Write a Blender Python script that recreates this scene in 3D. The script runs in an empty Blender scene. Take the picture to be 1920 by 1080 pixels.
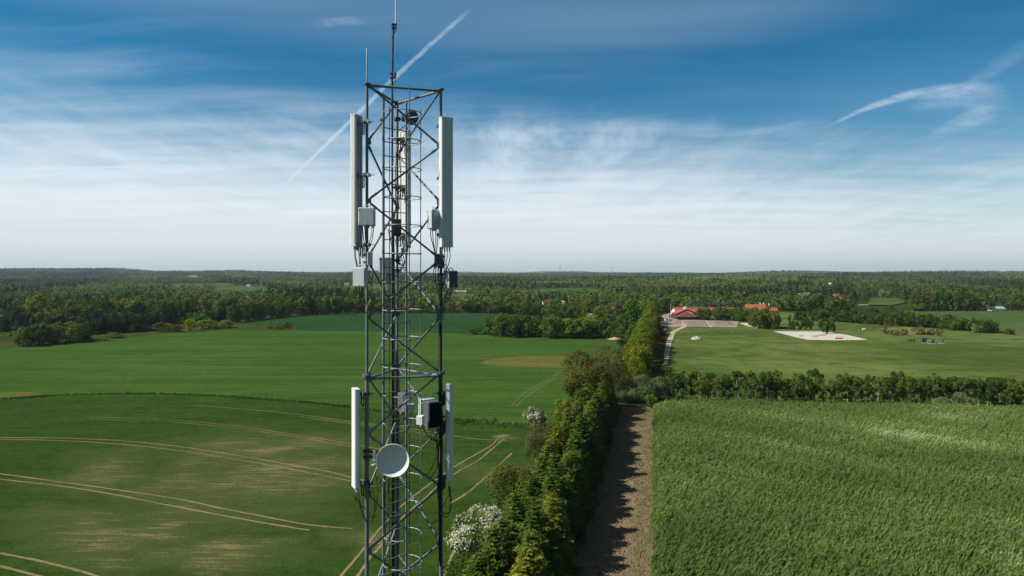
import bpy, bmesh, math, random
import numpy as np
from mathutils import Vector, Matrix

# ---------------------------------------------------------------- camera, sky, sun, exposure
SC = bpy.context.scene
COL = SC.collection
R = math.radians
HC = 35.0                       # the drone hovers 35 m above the fields
FPX, HZ = 1280.0, 515.0
cam_d = bpy.data.cameras.new('camera')
cam = bpy.data.objects.new('camera', cam_d)
COL.objects.link(cam)
cam.location = (0, 0, HC)
cam.rotation_euler = (R(90), 0, 0)
cam_d.sensor_width = 36
cam_d.lens = 24.0
cam_d.shift_y = -25 / 1920.0
cam_d.clip_start = 0.1
cam_d.clip_end = 60000
SC.camera = cam

SUN_AZ = 191.0                  # degrees, counter-clockwise from +X: the sun stands to the left
SUN_EL = 44.0
SC.view_settings.view_transform = 'Standard'
SC.view_settings.look = 'None'
SC.view_settings.exposure = 0.4
SC.view_settings.gamma = 1.0
sun_d = bpy.data.lights.new('sun', 'SUN')
sun_d.energy = 5.0
sun_d.angle = R(0.53)
sun_d.color = (1.0, 0.93, 0.80)
sun = bpy.data.objects.new('sun', sun_d)
COL.objects.link(sun)
sdir = Vector((math.cos(R(SUN_EL)) * math.cos(R(SUN_AZ)), math.cos(R(SUN_EL)) * math.sin(R(SUN_AZ)), math.sin(R(SUN_EL))))
sun.rotation_euler = sdir.to_track_quat('Z', 'Y').to_euler()
sun.location = sdir * 100


class NT:
    """small helper to write node trees"""
    def __init__(s, tree):
        s.t = tree
        s.n = tree.nodes
        s.l = tree.links

    def put(s, sock, v):
        if isinstance(v, bpy.types.NodeSocket):
            s.l.new(v, sock)
        elif v is not None:
            if hasattr(sock.default_value, '__len__') and not hasattr(v, '__len__'):
                v = (v,) * len(sock.default_value)
            if hasattr(v, '__len__') and len(sock.default_value) == 4 and len(v) == 3:
                v = (*v, 1)
            sock.default_value = v

    def m(s, op, a, b=None, c=None, clamp=False):
        n = s.n.new('ShaderNodeMath'); n.operation = op; n.use_clamp = clamp
        s.put(n.inputs[0], a)
        if b is not None: s.put(n.inputs[1], b)
        if c is not None: s.put(n.inputs[2], c)
        return n.outputs[0]

    def vm(s, op, a, b=None, out=0):
        n = s.n.new('ShaderNodeVectorMath'); n.operation = op
        s.put(n.inputs[0], a)
        if b is not None:
            s.put(n.inputs[3 if op == 'SCALE' else 1], b)
        return n.outputs[out]

    def dot(s, a, b):
        return s.vm('DOT_PRODUCT', a, b, out=1)

    def sep(s, v):
        n = s.n.new('ShaderNodeSeparateXYZ'); s.put(n.inputs[0], v)
        return n.outputs

    def comb(s, x, y, z=0.0):
        n = s.n.new('ShaderNodeCombineXYZ')
        s.put(n.inputs[0], x); s.put(n.inputs[1], y); s.put(n.inputs[2], z)
        return n.outputs[0]

    def noise(s, v, scale=5, detail=4, rough=.5, dist=0, col=False, lac=2.0):
        n = s.n.new('ShaderNodeTexNoise')
        if v is not None: s.put(n.inputs['Vector'], v)
        s.put(n.inputs['Scale'], scale); s.put(n.inputs['Detail'], detail)
        s.put(n.inputs['Roughness'], rough); s.put(n.inputs['Distortion'], dist)
        s.put(n.inputs['Lacunarity'], lac)
        return n.outputs[1 if col else 0]

    def ramp(s, f, stops, interp='LINEAR'):
        n = s.n.new('ShaderNodeValToRGB')
        n.color_ramp.interpolation = interp
        e = n.color_ramp.elements
        while len(e) < len(stops): e.new(0.5)
        for k, (p, c) in enumerate(stops):
            e[k].position = p
            if not hasattr(c, '__len__'): c = (c, c, c)
            e[k].color = (*c, 1) if len(c) == 3 else c
        s.put(n.inputs[0], f)
        return n.outputs[0]

    def step(s, v, lo, hi):
        n = s.n.new('ShaderNodeMapRange'); n.interpolation_type = 'SMOOTHSTEP'
        s.put(n.inputs[0], v); s.put(n.inputs[1], lo); s.put(n.inputs[2], hi)
        n.inputs[3].default_value = 0; n.inputs[4].default_value = 1
        return n.outputs[0]

    def mix(s, f, a, b, blend='MIX'):
        n = s.n.new('ShaderNodeMix'); n.data_type = 'RGBA'; n.blend_type = blend
        s.put(n.inputs[0], f); s.put(n.inputs[6], a); s.put(n.inputs[7], b)
        return n.outputs[2]

    def scaled(s, v, sx, sy, sz=1.0, rot=0.0, loc=(0, 0, 0)):
        n = s.n.new('ShaderNodeMapping')
        s.put(n.inputs[0], v)
        n.inputs['Location'].default_value = loc
        n.inputs['Rotation'].default_value = (0, 0, rot)
        n.inputs['Scale'].default_value = (sx, sy, sz)
        return n.outputs[0]


def px_dir(px, py):
    return Vector(((px - 960) / FPX, 1.0, (HZ - py) / FPX)).normalized()


def build_world():
    w = bpy.data.worlds.new('World')
    SC.world = w
    w.use_nodes = True
    w.node_tree.nodes.clear()
    g = NT(w.node_tree)
    d = g.n.new('ShaderNodeTexCoord').outputs['Generated']
    d = g.vm('NORMALIZE', d)
    x, y, z = g.sep(d)
    sky = g.n.new('ShaderNodeTexSky')
    sky.sky_type = 'NISHITA'
    sky.sun_disc = False
    sky.sun_elevation = R(SUN_EL)
    sky.sun_rotation = R(90 - SUN_AZ)
    sky.altitude = 50
    sky.air_density = 1.0
    sky.dust_density = 0.6
    sky.ozone_density = 1.6
    # photograph's own deep teal-blue: tinted by height, the unseen zenith darkened to deepen shadows
    v = g.m('DIVIDE', z, g.m('SQRT', g.m('ADD', g.m('MULTIPLY', x, x), g.m('MULTIPLY', y, y))))
    tint = g.ramp(v, [(0.0, SKYT[0]), (0.12, SKYT[1]), (0.22, SKYT[2]), (0.30, SKYT[3]), (0.42, SKYT[4]), (0.8, SKYT[5])])
    blue = g.mix(1.0, sky.outputs[0], tint, 'MULTIPLY')
    rear = g.m('ADD', .55, g.m('MULTIPLY', g.step(y, -.5, .3), .45))  # unseen sky behind the camera dimmed to deepen shadows
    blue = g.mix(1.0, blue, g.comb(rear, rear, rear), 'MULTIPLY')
    # ---- cirrus: seen on a high plane so streaks flatten towards the horizon
    inv = g.m('DIVIDE', 1.0, g.m('ADD', g.m('MAXIMUM', z, 0.0), 0.06))
    p = g.comb(g.m('MULTIPLY', x, inv), g.m('MULTIPLY', y, inv), 0.0)
    warp = g.noise(p, 0.8, 3, .5, 0.2, col=True)
    pw = g.vm('ADD', p, g.vm('SCALE', g.vm('SUBTRACT', warp, (0.5, 0.5, 0.5)), .30))
    n1 = g.noise(g.scaled(pw, 0.45, 1.6, 1, R(6)), 1.6, 7, .56)           # long flat streaks
    n2 = g.noise(g.scaled(pw, 1.0, 0.28, 1, R(-24)), 3.2, 7, .62)         # fibres running up
    n3 = g.noise(g.scaled(pw, 0.16, 1.0, 1, R(3), (3, 7, 0)), 1.3, 4, .5)
    side = g.m('DIVIDE', x, g.m('MAXIMUM', y, 0.2))
    # height of the cloud bank's upper edge varies across the sky
    edge = g.m('ADD', 0.205, g.m('MULTIPLY', g.m('SUBTRACT', n2, 0.5), 0.10))
    edge = g.m('ADD', edge, g.m('MULTIPLY', g.m('SUBTRACT', n1, 0.5), 0.08))
    edge = g.m('SUBTRACT', edge, g.m('MULTIPLY', g.step(side, 0.1, 0.6), 0.07))
    bank = g.m('SUBTRACT', 1.0, g.step(v, g.m('SUBTRACT', edge, 0.13), g.m('ADD', edge, 0.065)))
    bank = g.m('POWER', bank, 0.95)
    tone = g.m('ADD', 0.88, g.m('MULTIPLY', g.m('SUBTRACT', n1, 0.5), 0.24))
    bank = g.m('MULTIPLY', bank, tone, clamp=True)
    bank = g.m('MULTIPLY', bank, g.m('ADD', .2, g.m('MULTIPLY', g.step(y, .30, .66), .8)))      # bank thinned outside the view to cut fill light
    # thin veil higher up (stronger at the left and along the very top)
    veil = g.m('MULTIPLY', g.step(n1, 0.36, 0.84), g.m('ADD', 0.05, g.m('MULTIPLY', g.step(side, 0.4, -0.5), 0.16)))
    top = g.m('MULTIPLY', g.step(v, 0.30, 0.385), g.m('ADD', 0.14, g.m('MULTIPLY', g.step(n3, 0.35, 0.65), 0.24)))
    top = g.m('MULTIPLY', top, g.m('SUBTRACT', 1.0, g.m('MULTIPLY', g.step(side, 0.30, 0.7), 0.8)))
    fan = g.m('MULTIPLY', g.m('MULTIPLY', g.step(v, 0.32, 0.19), g.step(side, 0.1, -0.45)), g.step(n1, 0.32, 0.82))
    m = g.m('MAXIMUM', bank, g.m('MULTIPLY', fan, 0.38))
    m = g.m('ADD', m, g.m('MULTIPLY', g.m('SUBTRACT', 1.0, m), g.m('MAXIMUM', veil, top)))
    # ---- contrails and the curling wisps: great circles with frayed edges
    fray = g.noise(d, 55, 4, .6)
    fray2 = g.noise(d, 9, 3, .5)
    fibre = g.noise(g.scaled(d, 3.0, 3.0, 10.0), 12, 6, .65)

    def trail(pa, pb, w0, w1, strength, fade0, fade1, bend=0.0, fr=0.5, tex=0.6, lo=.35, hi=.65):
        a = px_dir(*pa); b = px_dir(*pb)
        nn = a.cross(b).normalized()
        tt = (b - a * a.dot(b)).normalized()
        L = math.acos(max(-1, min(1, a.dot(b))))
        s_ = g.m('DIVIDE', g.m('ARCTAN2', g.dot(d, tuple(tt)), g.dot(d, tuple(a))), L)
        off = g.dot(d, tuple(nn))
        if bend:
            off = g.m('ADD', off, g.m('MULTIPLY', g.m('MULTIPLY', s_, g.m('SUBTRACT', 1.0, s_)), bend))
        off = g.m('ADD', off, g.m('MULTIPLY', g.m('SUBTRACT', fray, 0.5), w0 * fr))
        off = g.m('ADD', off, g.m('MULTIPLY', g.m('SUBTRACT', fray2, 0.5), w0 * fr * 1.5))
        wd = g.m('ADD', w0, g.m('MULTIPLY', s_, w1 - w0))
        k = g.m('DIVIDE', g.m('ABSOLUTE', off), g.m('MAXIMUM', wd, 0.0003))
        k = g.m('SUBTRACT', 1.0, g.step(k, 0.25, 1.0))
        k = g.m('MULTIPLY', k, g.step(s_, 0.0, fade0))
        k = g.m('MULTIPLY', k, g.step(s_, 1.0, 1.0 - fade1))
        k = g.m('MULTIPLY', k, g.m('ADD', 1 - tex, g.m('MULTIPLY', g.step(fibre, lo, hi), tex)))
        return g.m('MULTIPLY', k, strength)

    trails = [
        trail((518, 362), (678, 205), .0022, .0042, .50, .22, .02, 0.0, .9, .3),
        trail((672, 211), (893, 8), .0042, .0040, .50, .03, .22, 0.010, .9, .45),
        trail((0, 319), (380, 309), .0022, .0016, .6, .02, .5, 0.0, .5, .3),
        trail((1540, 244), (1915, 172), .0018, .0140, .46, .22, .50, 0.085, 1.0, .6),
        trail((1690, 205), (1905, 180), .010, .026, .28, .40, .45, 0.03, 1.0, .6),
        trail((1725, 258), (1900, 182), .006, .024, .28, .35, .35, -0.02, .7, .65),
        trail((1780, 185), (1960, 60), .010, .014, .13, .25, .05, 0, .8, .6),
        trail((1240, 252), (1600, 205), .0035, .008, .12, .3, .4, -0.05, .7, .4),
        trail((495, 215), (650, 262), .005, .010, .22, .4, .4, 0, .8, .6),
        trail((380, 235), (640, 285), .010, .012, .22, .4, .4, 0, .8, .6),
        trail((575, 44), (700, 36), .009, .008, .24, .4, .4, 0, .8, .7),
        trail((60, 250), (420, 325), .016, .010, .26, .3, .4, -0.03, .9, .65),
        trail((150, 270), (690, 330), .012, .008, .26, .3, .4, 0.03, .9, .5),
    ]
    for t in trails:
        t = g.m('MULTIPLY', t, g.step(y, 0.0, 0.2))
        m = g.m('ADD', m, g.m('MULTIPLY', g.m('SUBTRACT', 1.0, m), t))
    # feathery row of upright fibres in the middle of the bank
    f2 = g.m('MULTIPLY', g.step(n2, 0.42, 0.7), g.m('MULTIPLY', g.step(v, 0.255, 0.20), g.step(v, 0.12, 0.17)))
    f2 = g.m('MULTIPLY', f2, g.m('MULTIPLY', g.step(side, -0.15, 0.0), g.step(side, 0.28, 0.1)))
    m = g.m('ADD', m, g.m('MULTIPLY', g.m('SUBTRACT', 1.0, m), g.m('MULTIPLY', f2, 0.42)))
    cc = g.ramp(v, [(0.0, CLD[0]), (0.04, CLD[1]), (0.09, CLD[2]), (0.2, CLD[3]), (0.4, CLD[4])])
    cc = g.vm('SCALE', cc, 1 / 0.1)
    band = g.m('MULTIPLY', g.step(g.m('ABSOLUTE', g.m('SUBTRACT', v, g.m('ADD', 0.062, g.m('MULTIPLY', g.m('SUBTRACT', n3, .5), 0.03)))), 0.017, 0.004), g.step(side, 0.5, -0.1))
    cc = g.mix(g.m('MULTIPLY', band, 0.4), cc, (6.0, 6.3, 6.6, 1))
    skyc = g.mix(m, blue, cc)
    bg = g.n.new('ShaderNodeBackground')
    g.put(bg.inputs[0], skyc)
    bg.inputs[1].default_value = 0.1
    out = g.n.new('ShaderNodeOutputWorld')
    g.l.new(bg.outputs[0], out.inputs[0])


SKYT = [(0.55, 0.68, 0.68), (0.44, 0.64, 0.68), (0.25, 0.58, 0.70), (0.072, 0.46, 0.62), (0.050, 0.43, 0.575), (0.05, 0.10, 0.13)]
CLD = [(.44, .515, .545), (.57, .63, .665), (.64, .69, .735), (.54, .625, .72), (.36, .49, .62)]
build_world()

# ---------------------------------------------------------------- naming helpers
USED = {}


def tag(o, label=None, cat=None, group=None, kind=None):
    if label: o['label'] = label
    if cat: o['category'] = cat
    if group: o['group'] = group
    if kind: o['kind'] = kind
    return o


def empty(name, loc, label=None, cat=None, group=None, rz=0.0):
    o = bpy.data.objects.new(name, None)
    COL.objects.link(o)
    o.empty_display_size = 0.3
    o.location = loc
    o.rotation_euler = (0, 0, rz)
    return tag(o, label, cat, group)


def link_mesh(name, me, mats=(), parent=None, loc=None):
    if mats is not None:
        if not isinstance(mats, (list, tuple)): mats = [mats]
        for mm in mats: me.materials.append(mm)
    o = bpy.data.objects.new(name, me)
    COL.objects.link(o)
    if parent is not None: o.parent = parent
    if loc is not None: o.location = loc
    return o


def np_mesh(name, V, F, attr=None, mi=None, smooth=False):
    """V (n,3), F (m,4) or (m,3) -> mesh, with a float face attribute 'v'"""
    me = bpy.data.meshes.new(name)
    V = np.asarray(V, np.float32); F = np.asarray(F, np.int32)
    k = F.shape[1]
    me.vertices.add(len(V)); me.vertices.foreach_set('co', V.ravel())
    me.loops.add(F.size); me.loops.foreach_set('vertex_index', F.ravel())
    me.polygons.add(len(F)); me.polygons.foreach_set('loop_start', np.arange(0, F.size, k, dtype=np.int32))
    if mi is not None: me.polygons.foreach_set('material_index', np.asarray(mi, np.int32))
    me.polygons.foreach_set('use_smooth', np.full(len(F), smooth, bool))
    me.update(calc_edges=True)
    if attr is not None:
        a = me.attributes.new('v', 'FLOAT', 'FACE')
        a.data.foreach_set('value', np.asarray(attr, np.float32))
    return me


def copy_tree(o, parent=None):
    c = o.copy(); COL.objects.link(c)
    if parent is not None: c.parent = parent
    for ch in o.children: copy_tree(ch, c)
    return c


class MB:
    """collects tubes, boxes and plates into ONE mesh"""
    def __init__(s):
        s.v = []; s.f = []; s.sm = []; s.mi = []; s.cur = 0

    def add(s, vs, fs, smooth=False):
        b = len(s.v)
        s.v += [tuple(q) for q in vs]
        for f in fs:
            s.f.append([b + i for i in f]); s.sm.append(smooth); s.mi.append(s.cur)
        return s

    def tube(s, pts, r, n=8, cap=True):
        pts = [Vector(q) for q in pts]
        rs = r if hasattr(r, '__len__') else [r] * len(pts)
        vs = []; fs = []
        prev = None
        for i, q in enumerate(pts):
            t = (pts[min(i + 1, len(pts) - 1)] - pts[max(i - 1, 0)])
            t = t.normalized() if t.length > 1e-9 else Vector((0, 0, 1))
            if prev is None:
                a = Vector((0, 0, 1)) if abs(t.z) < .9 else Vector((1, 0, 0))
                u = t.cross(a).normalized()
            else:
                u = (prev - t * prev.dot(t))
                u = u.normalized() if u.length > 1e-9 else t.orthogonal().normalized()
            prev = u
            w = t.cross(u)
            for k in range(n):
                an = 2 * math.pi * k / n
                vs.append(q + (u * math.cos(an) + w * math.sin(an)) * rs[i])
        for i in range(len(pts) - 1):
            for k in range(n):
                k2 = (k + 1) % n
                fs.append((i * n + k, i * n + k2, (i + 1) * n + k2, (i + 1) * n + k))
        s.add(vs, fs, True)
        if cap:
            s.add(vs[:n], [tuple(range(n))[::-1]])          # caps keep their own corners, so the tube shades true
            s.add(vs[-n:], [tuple(range(n))])
        return s

    def box(s, c, size, rz=0.0, bev=0.0, M=None):
        x, y, z = [q / 2 for q in size]
        if bev:
            prof = [(-x + bev, -y), (x - bev, -y), (x, -y + bev), (x, y - bev), (x - bev, y), (-x + bev, y), (-x, y - bev), (-x, -y + bev)]
            b2 = bev
            lv = [(-z, b2), (-z + b2, 0), (z - b2, 0), (z, b2)]
            vs = []
            for zz, ins in lv:
                sx = (x - ins) / x; sy = (y - ins) / y
                vs += [(px * sx, py * sy, zz) for px, py in prof]
            fs = [[k for k in range(8)][::-1], [24 + k for k in range(8)]]
            for i in range(3):
                for k in range(8):
                    k2 = (k + 1) % 8
                    fs.append((i * 8 + k, i * 8 + k2, i * 8 + 8 + k2, i * 8 + 8 + k))
        else:
            vs = [(-x, -y, -z), (x, -y, -z), (x, y, -z), (-x, y, -z), (-x, -y, z), (x, -y, z), (x, y, z), (-x, y, z)]
            fs = [(3, 2, 1, 0), (4, 5, 6, 7), (0, 1, 5, 4), (1, 2, 6, 5), (2, 3, 7, 6), (3, 0, 4, 7)]
        T = Matrix.Translation(Vector(c)) @ (M if M is not None else Matrix.Rotation(rz, 4, 'Z'))
        return s.add([T @ Vector(q) for q in vs], fs)

    def prism(s, prof, z0, z1, T=None):
        """extrude an xy outline (counter-clockwise) from z0 to z1"""
        n = len(prof)
        vs = [Vector((a, b, z0)) for a, b in prof] + [Vector((a, b, z1)) for a, b in prof]
        if T is not None: vs = [T @ q for q in vs]
        fs = [tuple(range(n))[::-1], tuple(range(n, 2 * n))]
        for k in range(n):
            k2 = (k + 1) % n
            fs.append((k, k2, n + k2, n + k))
        return s.add(vs, fs)

    def mesh(s, name='mesh'):
        me = bpy.data.meshes.new(name)
        me.from_pydata(s.v, [], s.f)
        me.polygons.foreach_set('use_smooth', s.sm)
        me.polygons.foreach_set('material_index', s.mi)
        me.update()
        return me

    def build(s, name, mats, parent=None, loc=None):
        return link_mesh(name, s.mesh(name), mats, parent, loc)


# ---------------------------------------------------------------- materials
def new_mat(name):
    m = bpy.data.materials.new(name)
    m.use_nodes = True
    g = NT(m.node_tree)
    return m, g, g.n['Principled BSDF']


def pmat(name, c1, c2=None, rough=.6, metal=0.0, scale=3.0, bump=0.0, bscale=None, detail=5, spec=.5, stretch=None):
    m, g, b = new_mat(name)
    co = g.n.new('ShaderNodeTexCoord').outputs['Object']
    if stretch: co = g.scaled(co, *stretch)
    n = g.noise(co, scale, detail, .6)
    f = g.step(n, .35, .65)
    g.put(b.inputs['Base Color'], g.mix(f, (*c1, 1), (*(c2 or tuple(q * .8 for q in c1)), 1)))
    g.put(b.inputs['Roughness'], g.m('ADD', rough - .05, g.m('MULTIPLY', n, .1)))
    b.inputs['Metallic'].default_value = metal
    b.inputs['Specular IOR Level'].default_value = spec
    if bump:
        bn = g.n.new('ShaderNodeBump'); bn.inputs['Strength'].default_value = bump
        g.put(bn.inputs['Height'], g.noise(co, bscale or scale * 4, 5, .6))
        g.put(b.inputs['Normal'], bn.outputs[0])
    return m


def leaf_mat(name, ca, cb, trans=.25, rough=.75, spec=.10, objvar=.3, cc=None):
    """leaves: every leaf its own tone between ca and cb (and a few cc), each tree a little different"""
    if name != 'willow_leaf' and 'blossom' not in name:
        ca, cb, cc = [q and (q[0] * LGAIN[0], q[1] * LGAIN[1], q[2] * LGAIN[2]) for q in (ca, cb, cc)]
    m, g, b = new_mat(name)
    at = g.n.new('ShaderNodeAttribute'); at.attribute_name = 'v'
    f = at.outputs['Fac']
    oi = g.n.new('ShaderNodeObjectInfo')
    stops = [(0.0, ca), (0.85, cb)] + ([(1.0, cc)] if cc else [])
    col = g.ramp(f, stops)
    hs = g.n.new('ShaderNodeHueSaturation')
    g.put(hs.inputs['Hue'], g.m('ADD', .5, g.m('MULTIPLY', g.m('SUBTRACT', oi.outputs['Random'], .5), -.06 * objvar / .25)))
    g.put(hs.inputs['Value'], g.m('ADD', 1 - objvar, g.m('MULTIPLY', oi.outputs['Random'], 2 * objvar)))
    g.put(hs.inputs['Saturation'], 1.0)
    g.put(hs.inputs['Color'], col)
    col = hs.outputs[0]
    g.put(b.inputs['Base Color'], col)
    b.inputs['Roughness'].default_value = rough
    b.inputs['Specular IOR Level'].default_value = spec
    if trans:
        tr = g.n.new('ShaderNodeBsdfTranslucent')
        g.put(tr.inputs[0], g.mix(1.0, col, (1.15, 1.25, .55, 1), 'MULTIPLY'))
        mx = g.n.new('ShaderNodeMixShader'); mx.inputs[0].default_value = trans
        g.l.new(b.outputs[0], mx.inputs[1]); g.l.new(tr.outputs[0], mx.inputs[2])
        g.l.new(mx.outputs[0], g.n['Material Output'].inputs[0])
    return m


def G(px, py, z=0.0):
    """where the ground (height z) lies under a point of the view"""
    D = (HC - z) * FPX / (py - HZ)
    return Vector(((px - 960) / FPX * D, D, z))


def hills(x, y):
    """height of the land: flat near the mast, rolling and rising far away"""
    x = np.asarray(x, float); y = np.asarray(y, float)
    r = np.hypot(x, y)
    t = np.clip((r - 1000) / 5200, 0, 1); t = t * t * (3 - 2 * t)
    az = np.where(r > 1, x / np.maximum(np.abs(y), r * .3), 0)
    base = 36 - 12 * np.clip(az, -1, 1)
    roll = (np.sin(x * .0011 + 1.3) * np.sin(y * .0009 + .4) * 16 + np.sin(x * .0023 + y * .0007) * 7
            + np.sin(x * .0047 - y * .0021 + 2) * 3.5 + np.sin(y * .0034 + x * .0005) * 6)
    s = np.clip((r - 900) / 900, 0, 1)
    return t * base + roll * s * (0.35 + .65 * t) + 4.0 * s * np.sin(y * .004) + t * (5 * np.sin(x * .0061 + y * .0013 + .7) + 3 * np.sin(x * .0137 + y * .002))


def hz(x, y):
    return float(hills(x, y))
LGAIN = (1.36, 1.42, 1.15)        # leaf colours measured against the photograph's lit foliage
# ---------------------------------------------------------------- the land
def field_mat(name, ga, gb, gc, soil=(.30, .24, .13), rot=0.0, soil_amt=0.0, soil_at=None, rough=.8, fine=1.6, streak=(.02, .35), bump=.5, mott=.5, grain=.25):
    """young crop or grass: ga/gb/gc greens, drilling streaks at angle rot, thin patches where the soil shows"""
    m, g, b = new_mat(name)
    co = g.n.new('ShaderNodeTexCoord').outputs['Object']
    big = g.noise(co, .012, 4, .55)
    mid = g.noise(co, .09, 5, .6)
    st = g.noise(g.scaled(co, streak[0], streak[1], 1, rot), 1.0, 6, .62, .4)
    fn = g.noise(co, fine, 6, .72)
    fst = g.noise(g.scaled(co, streak[0] * 6, streak[1] * 2.8, 1, rot), 1.0, 6, .72)
    c = g.mix(g.step(big, .36, .64), ga, gb)
    c = g.mix(g.m('MULTIPLY', g.step(g.m('ADD', g.m('MULTIPLY', mid, mott), g.m('MULTIPLY', st, 1 - mott)), .42, .62), .7), c, gc)
    cs = g.noise(co, .55, 5, .75)
    val = g.m('ADD', -.50, g.m('MULTIPLY', g.m('ADD', g.m('MULTIPLY', cs, grain), g.m('ADD', g.m('MULTIPLY', fn, .55 - grain * .5), g.m('MULTIPLY', fst, .45 - grain * .5))), 3.0))
    val = g.m('MAXIMUM', val, .15)
    c = g.mix(1.0, c, g.comb(val, val, val), 'MULTIPLY')
    if soil_amt:
        wc = g.vm('ADD', co, g.vm('SCALE', g.vm('SUBTRACT', g.noise(co, .018, 4, .6, col=True), (.5, .5, .5)), 75.0))
        x, y, z = g.sep(wc)
        k = None
        for (cx, cy, rx, ry, s) in soil_at:
            dx = g.m('DIVIDE', g.m('SUBTRACT', x, cx), rx); dy = g.m('DIVIDE', g.m('SUBTRACT', y, cy), ry)
            q = g.m('SUBTRACT', 1.0, g.m('SQRT', g.m('ADD', g.m('MULTIPLY', dx, dx), g.m('MULTIPLY', dy, dy))), clamp=True)
            q = g.m('MULTIPLY', q, s)
            k = q if k is None else g.m('MAXIMUM', k, q)
        th = g.m('ADD', g.m('MULTIPLY', fst, .62), g.m('ADD', g.m('MULTIPLY', fn, .24), g.m('MULTIPLY', mid, .2)))
        lo = g.m('SUBTRACT', .69, g.m('MULTIPLY', k, soil_amt))
        sm = g.step(th, lo, g.m('ADD', lo, .10))
        # earth tone washing softly through the thinner crop, then clear bare streaks on top
        c = g.mix(g.m('MULTIPLY', g.step(g.m('ADD', k, g.m('MULTIPLY', g.m('SUBTRACT', mid, .5), .5)), .08, .60), .55), c, g.mix(.30, gb, soil))
        c = g.mix(g.m('MULTIPLY', sm, .52), c, soil)
    g.put(b.inputs['Base Color'], c)
    b.inputs['Roughness'].default_value = 1.0
    b.inputs['Specular IOR Level'].default_value = 0.0
    bn = g.n.new('ShaderNodeBump'); bn.inputs['Strength'].default_value = bump; bn.inputs['Distance'].default_value = .5
    g.put(bn.inputs['Height'], g.m('ADD', fn, g.m('MULTIPLY', fst, .6)))
    g.put(b.inputs['Normal'], bn.outputs[0])
    return m


def sheet(name, pts, z, mat, px=True, dense=0.0):
    """a field: outline given on the ground, filled as one sheet"""
    if px: pts = [G(a, b_) for a, b_ in pts]
    bm = bmesh.new()
    vs = [bm.verts.new((p[0], p[1], z)) for p in pts]
    f = bm.faces.new(vs)
    if f.normal.z < 0: f.normal_flip()
    bmesh.ops.triangulate(bm, faces=[f])
    me = bpy.data.meshes.new(name); bm.to_mesh(me); bm.free()
    for p in me.polygons:
        if p.normal.z < 0: me.flip_normals(); break
    o = link_mesh(name, me, mat)
    return tag(o, kind='structure')


rng = np.random.default_rng(7)
M_BASE = field_mat('rough_ground', (.022, .040, .009), (.034, .054, .013), (.050, .058, .018), mott=.9, fine=.8)
rad = np.concatenate([[1, 40, 120, 260, 430, 650, 850], np.geomspace(950, 11000, 74)])
ang = np.linspace(0, 2 * math.pi, 220, endpoint=False)
RR, AA = np.meshgrid(rad, ang, indexing='ij')
GX = RR * np.sin(AA); GY = RR * np.cos(AA)
GZ = hills(GX, GY)
V = np.stack([GX, GY, GZ], -1).reshape(-1, 3)
na = len(ang)
i0 = np.arange((len(rad) - 1) * na).reshape(len(rad) - 1, na)
nx = np.roll(i0, -1, 1)
F = np.stack([i0, i0 + na, nx + na, nx], -1).reshape(-1, 4)
V = np.vstack([V, [[0, 0, 0]]])
cf = np.stack([np.full(na, len(V) - 1), np.arange(na), np.roll(np.arange(na), -1), np.roll(np.arange(na), -1)], -1)[:, :3]
bmv = np_mesh('ground', V, F, smooth=True)
ground = link_mesh('ground', bmv, M_BASE); tag(ground, kind='structure')

FIELD_SOIL = (.26, .20, .11)
p = [G(450, 900), G(420, 965), G(120, 1000), G(560, 830), G(935, 825), G(640, 1000), G(850, 900), G(60, 1060), G(330, 1040), G(250, 870)]
spots_ = [(p[0].x, p[0].y, 30, 44, .60), (p[2].x, p[2].y, 26, 24, .62), (p[3].x, p[3].y, 34, 30, .58), (p[4].x, p[4].y, 5, 6, .9),
          (p[5].x, p[5].y, 11, 12, .6), (p[6].x, p[6].y, 8, 14, .5), (p[7].x, p[7].y, 24, 14, .5), (p[8].x, p[8].y, 24, 14, .6), (p[9].x, p[9].y, 26, 26, .55)]
M_F1 = field_mat('young_wheat', (.028, .060, .011), (.037, .073, .015), (.018, .045, .008), FIELD_SOIL, rot=R(14), soil_amt=.34, soil_at=spots_, streak=(.022, .50), fine=2.2, grain=.42)
M_F2 = field_mat('lush_wheat', (.040, .086, .017), (.053, .101, .022), (.030, .067, .012), rot=R(4), streak=(.006, .11), fine=1.0, mott=.35, bump=.35)
M_F3 = field_mat('dark_wheat', (.019, .054, .019), (.025, .064, .023), (.015, .045, .014), rot=R(2), streak=(.006, .09), fine=.7, bump=.3)
M_MEAD = field_mat('meadow_grass', (.062, .098, .023), (.118, .150, .046), (.035, .066, .015), rot=R(-8), streak=(.012, .06), fine=.9, mott=.55)
M_VERGE = field_mat('verge_grass', (.045, .060, .016), (.070, .072, .026), (.026, .044, .010), rot=0, mott=.9, fine=.9)
M_FARF = field_mat('far_crop', (.050, .095, .026), (.075, .105, .040), (.036, .080, .020), rot=0, fine=.3, streak=(.004, .03))
M_DRY = field_mat('thin_crop', (.078, .096, .022), (.105, .105, .030), (.125, .118, .045), rot=R(4), fine=1.2, streak=(.02, .2))

edgeL = lambda D, off: Vector((.209 * D + off, D, 0))
# near field, its far side is the grass balk
balk = [(-260, 757), (0, 749), (100, 743), (250, 739), (370, 742), (490, 749), (600, 758), (690, 769), (840, 788), (900, 793), (1000, 801)]
sheet('field', [G(*q) for q in balk] + [edgeL(120, -19.5), edgeL(66, -18), edgeL(20, -18), Vector((-160, 20, 0)), Vector((-220, 90, 0))], .03, M_F1, px=False)
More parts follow.
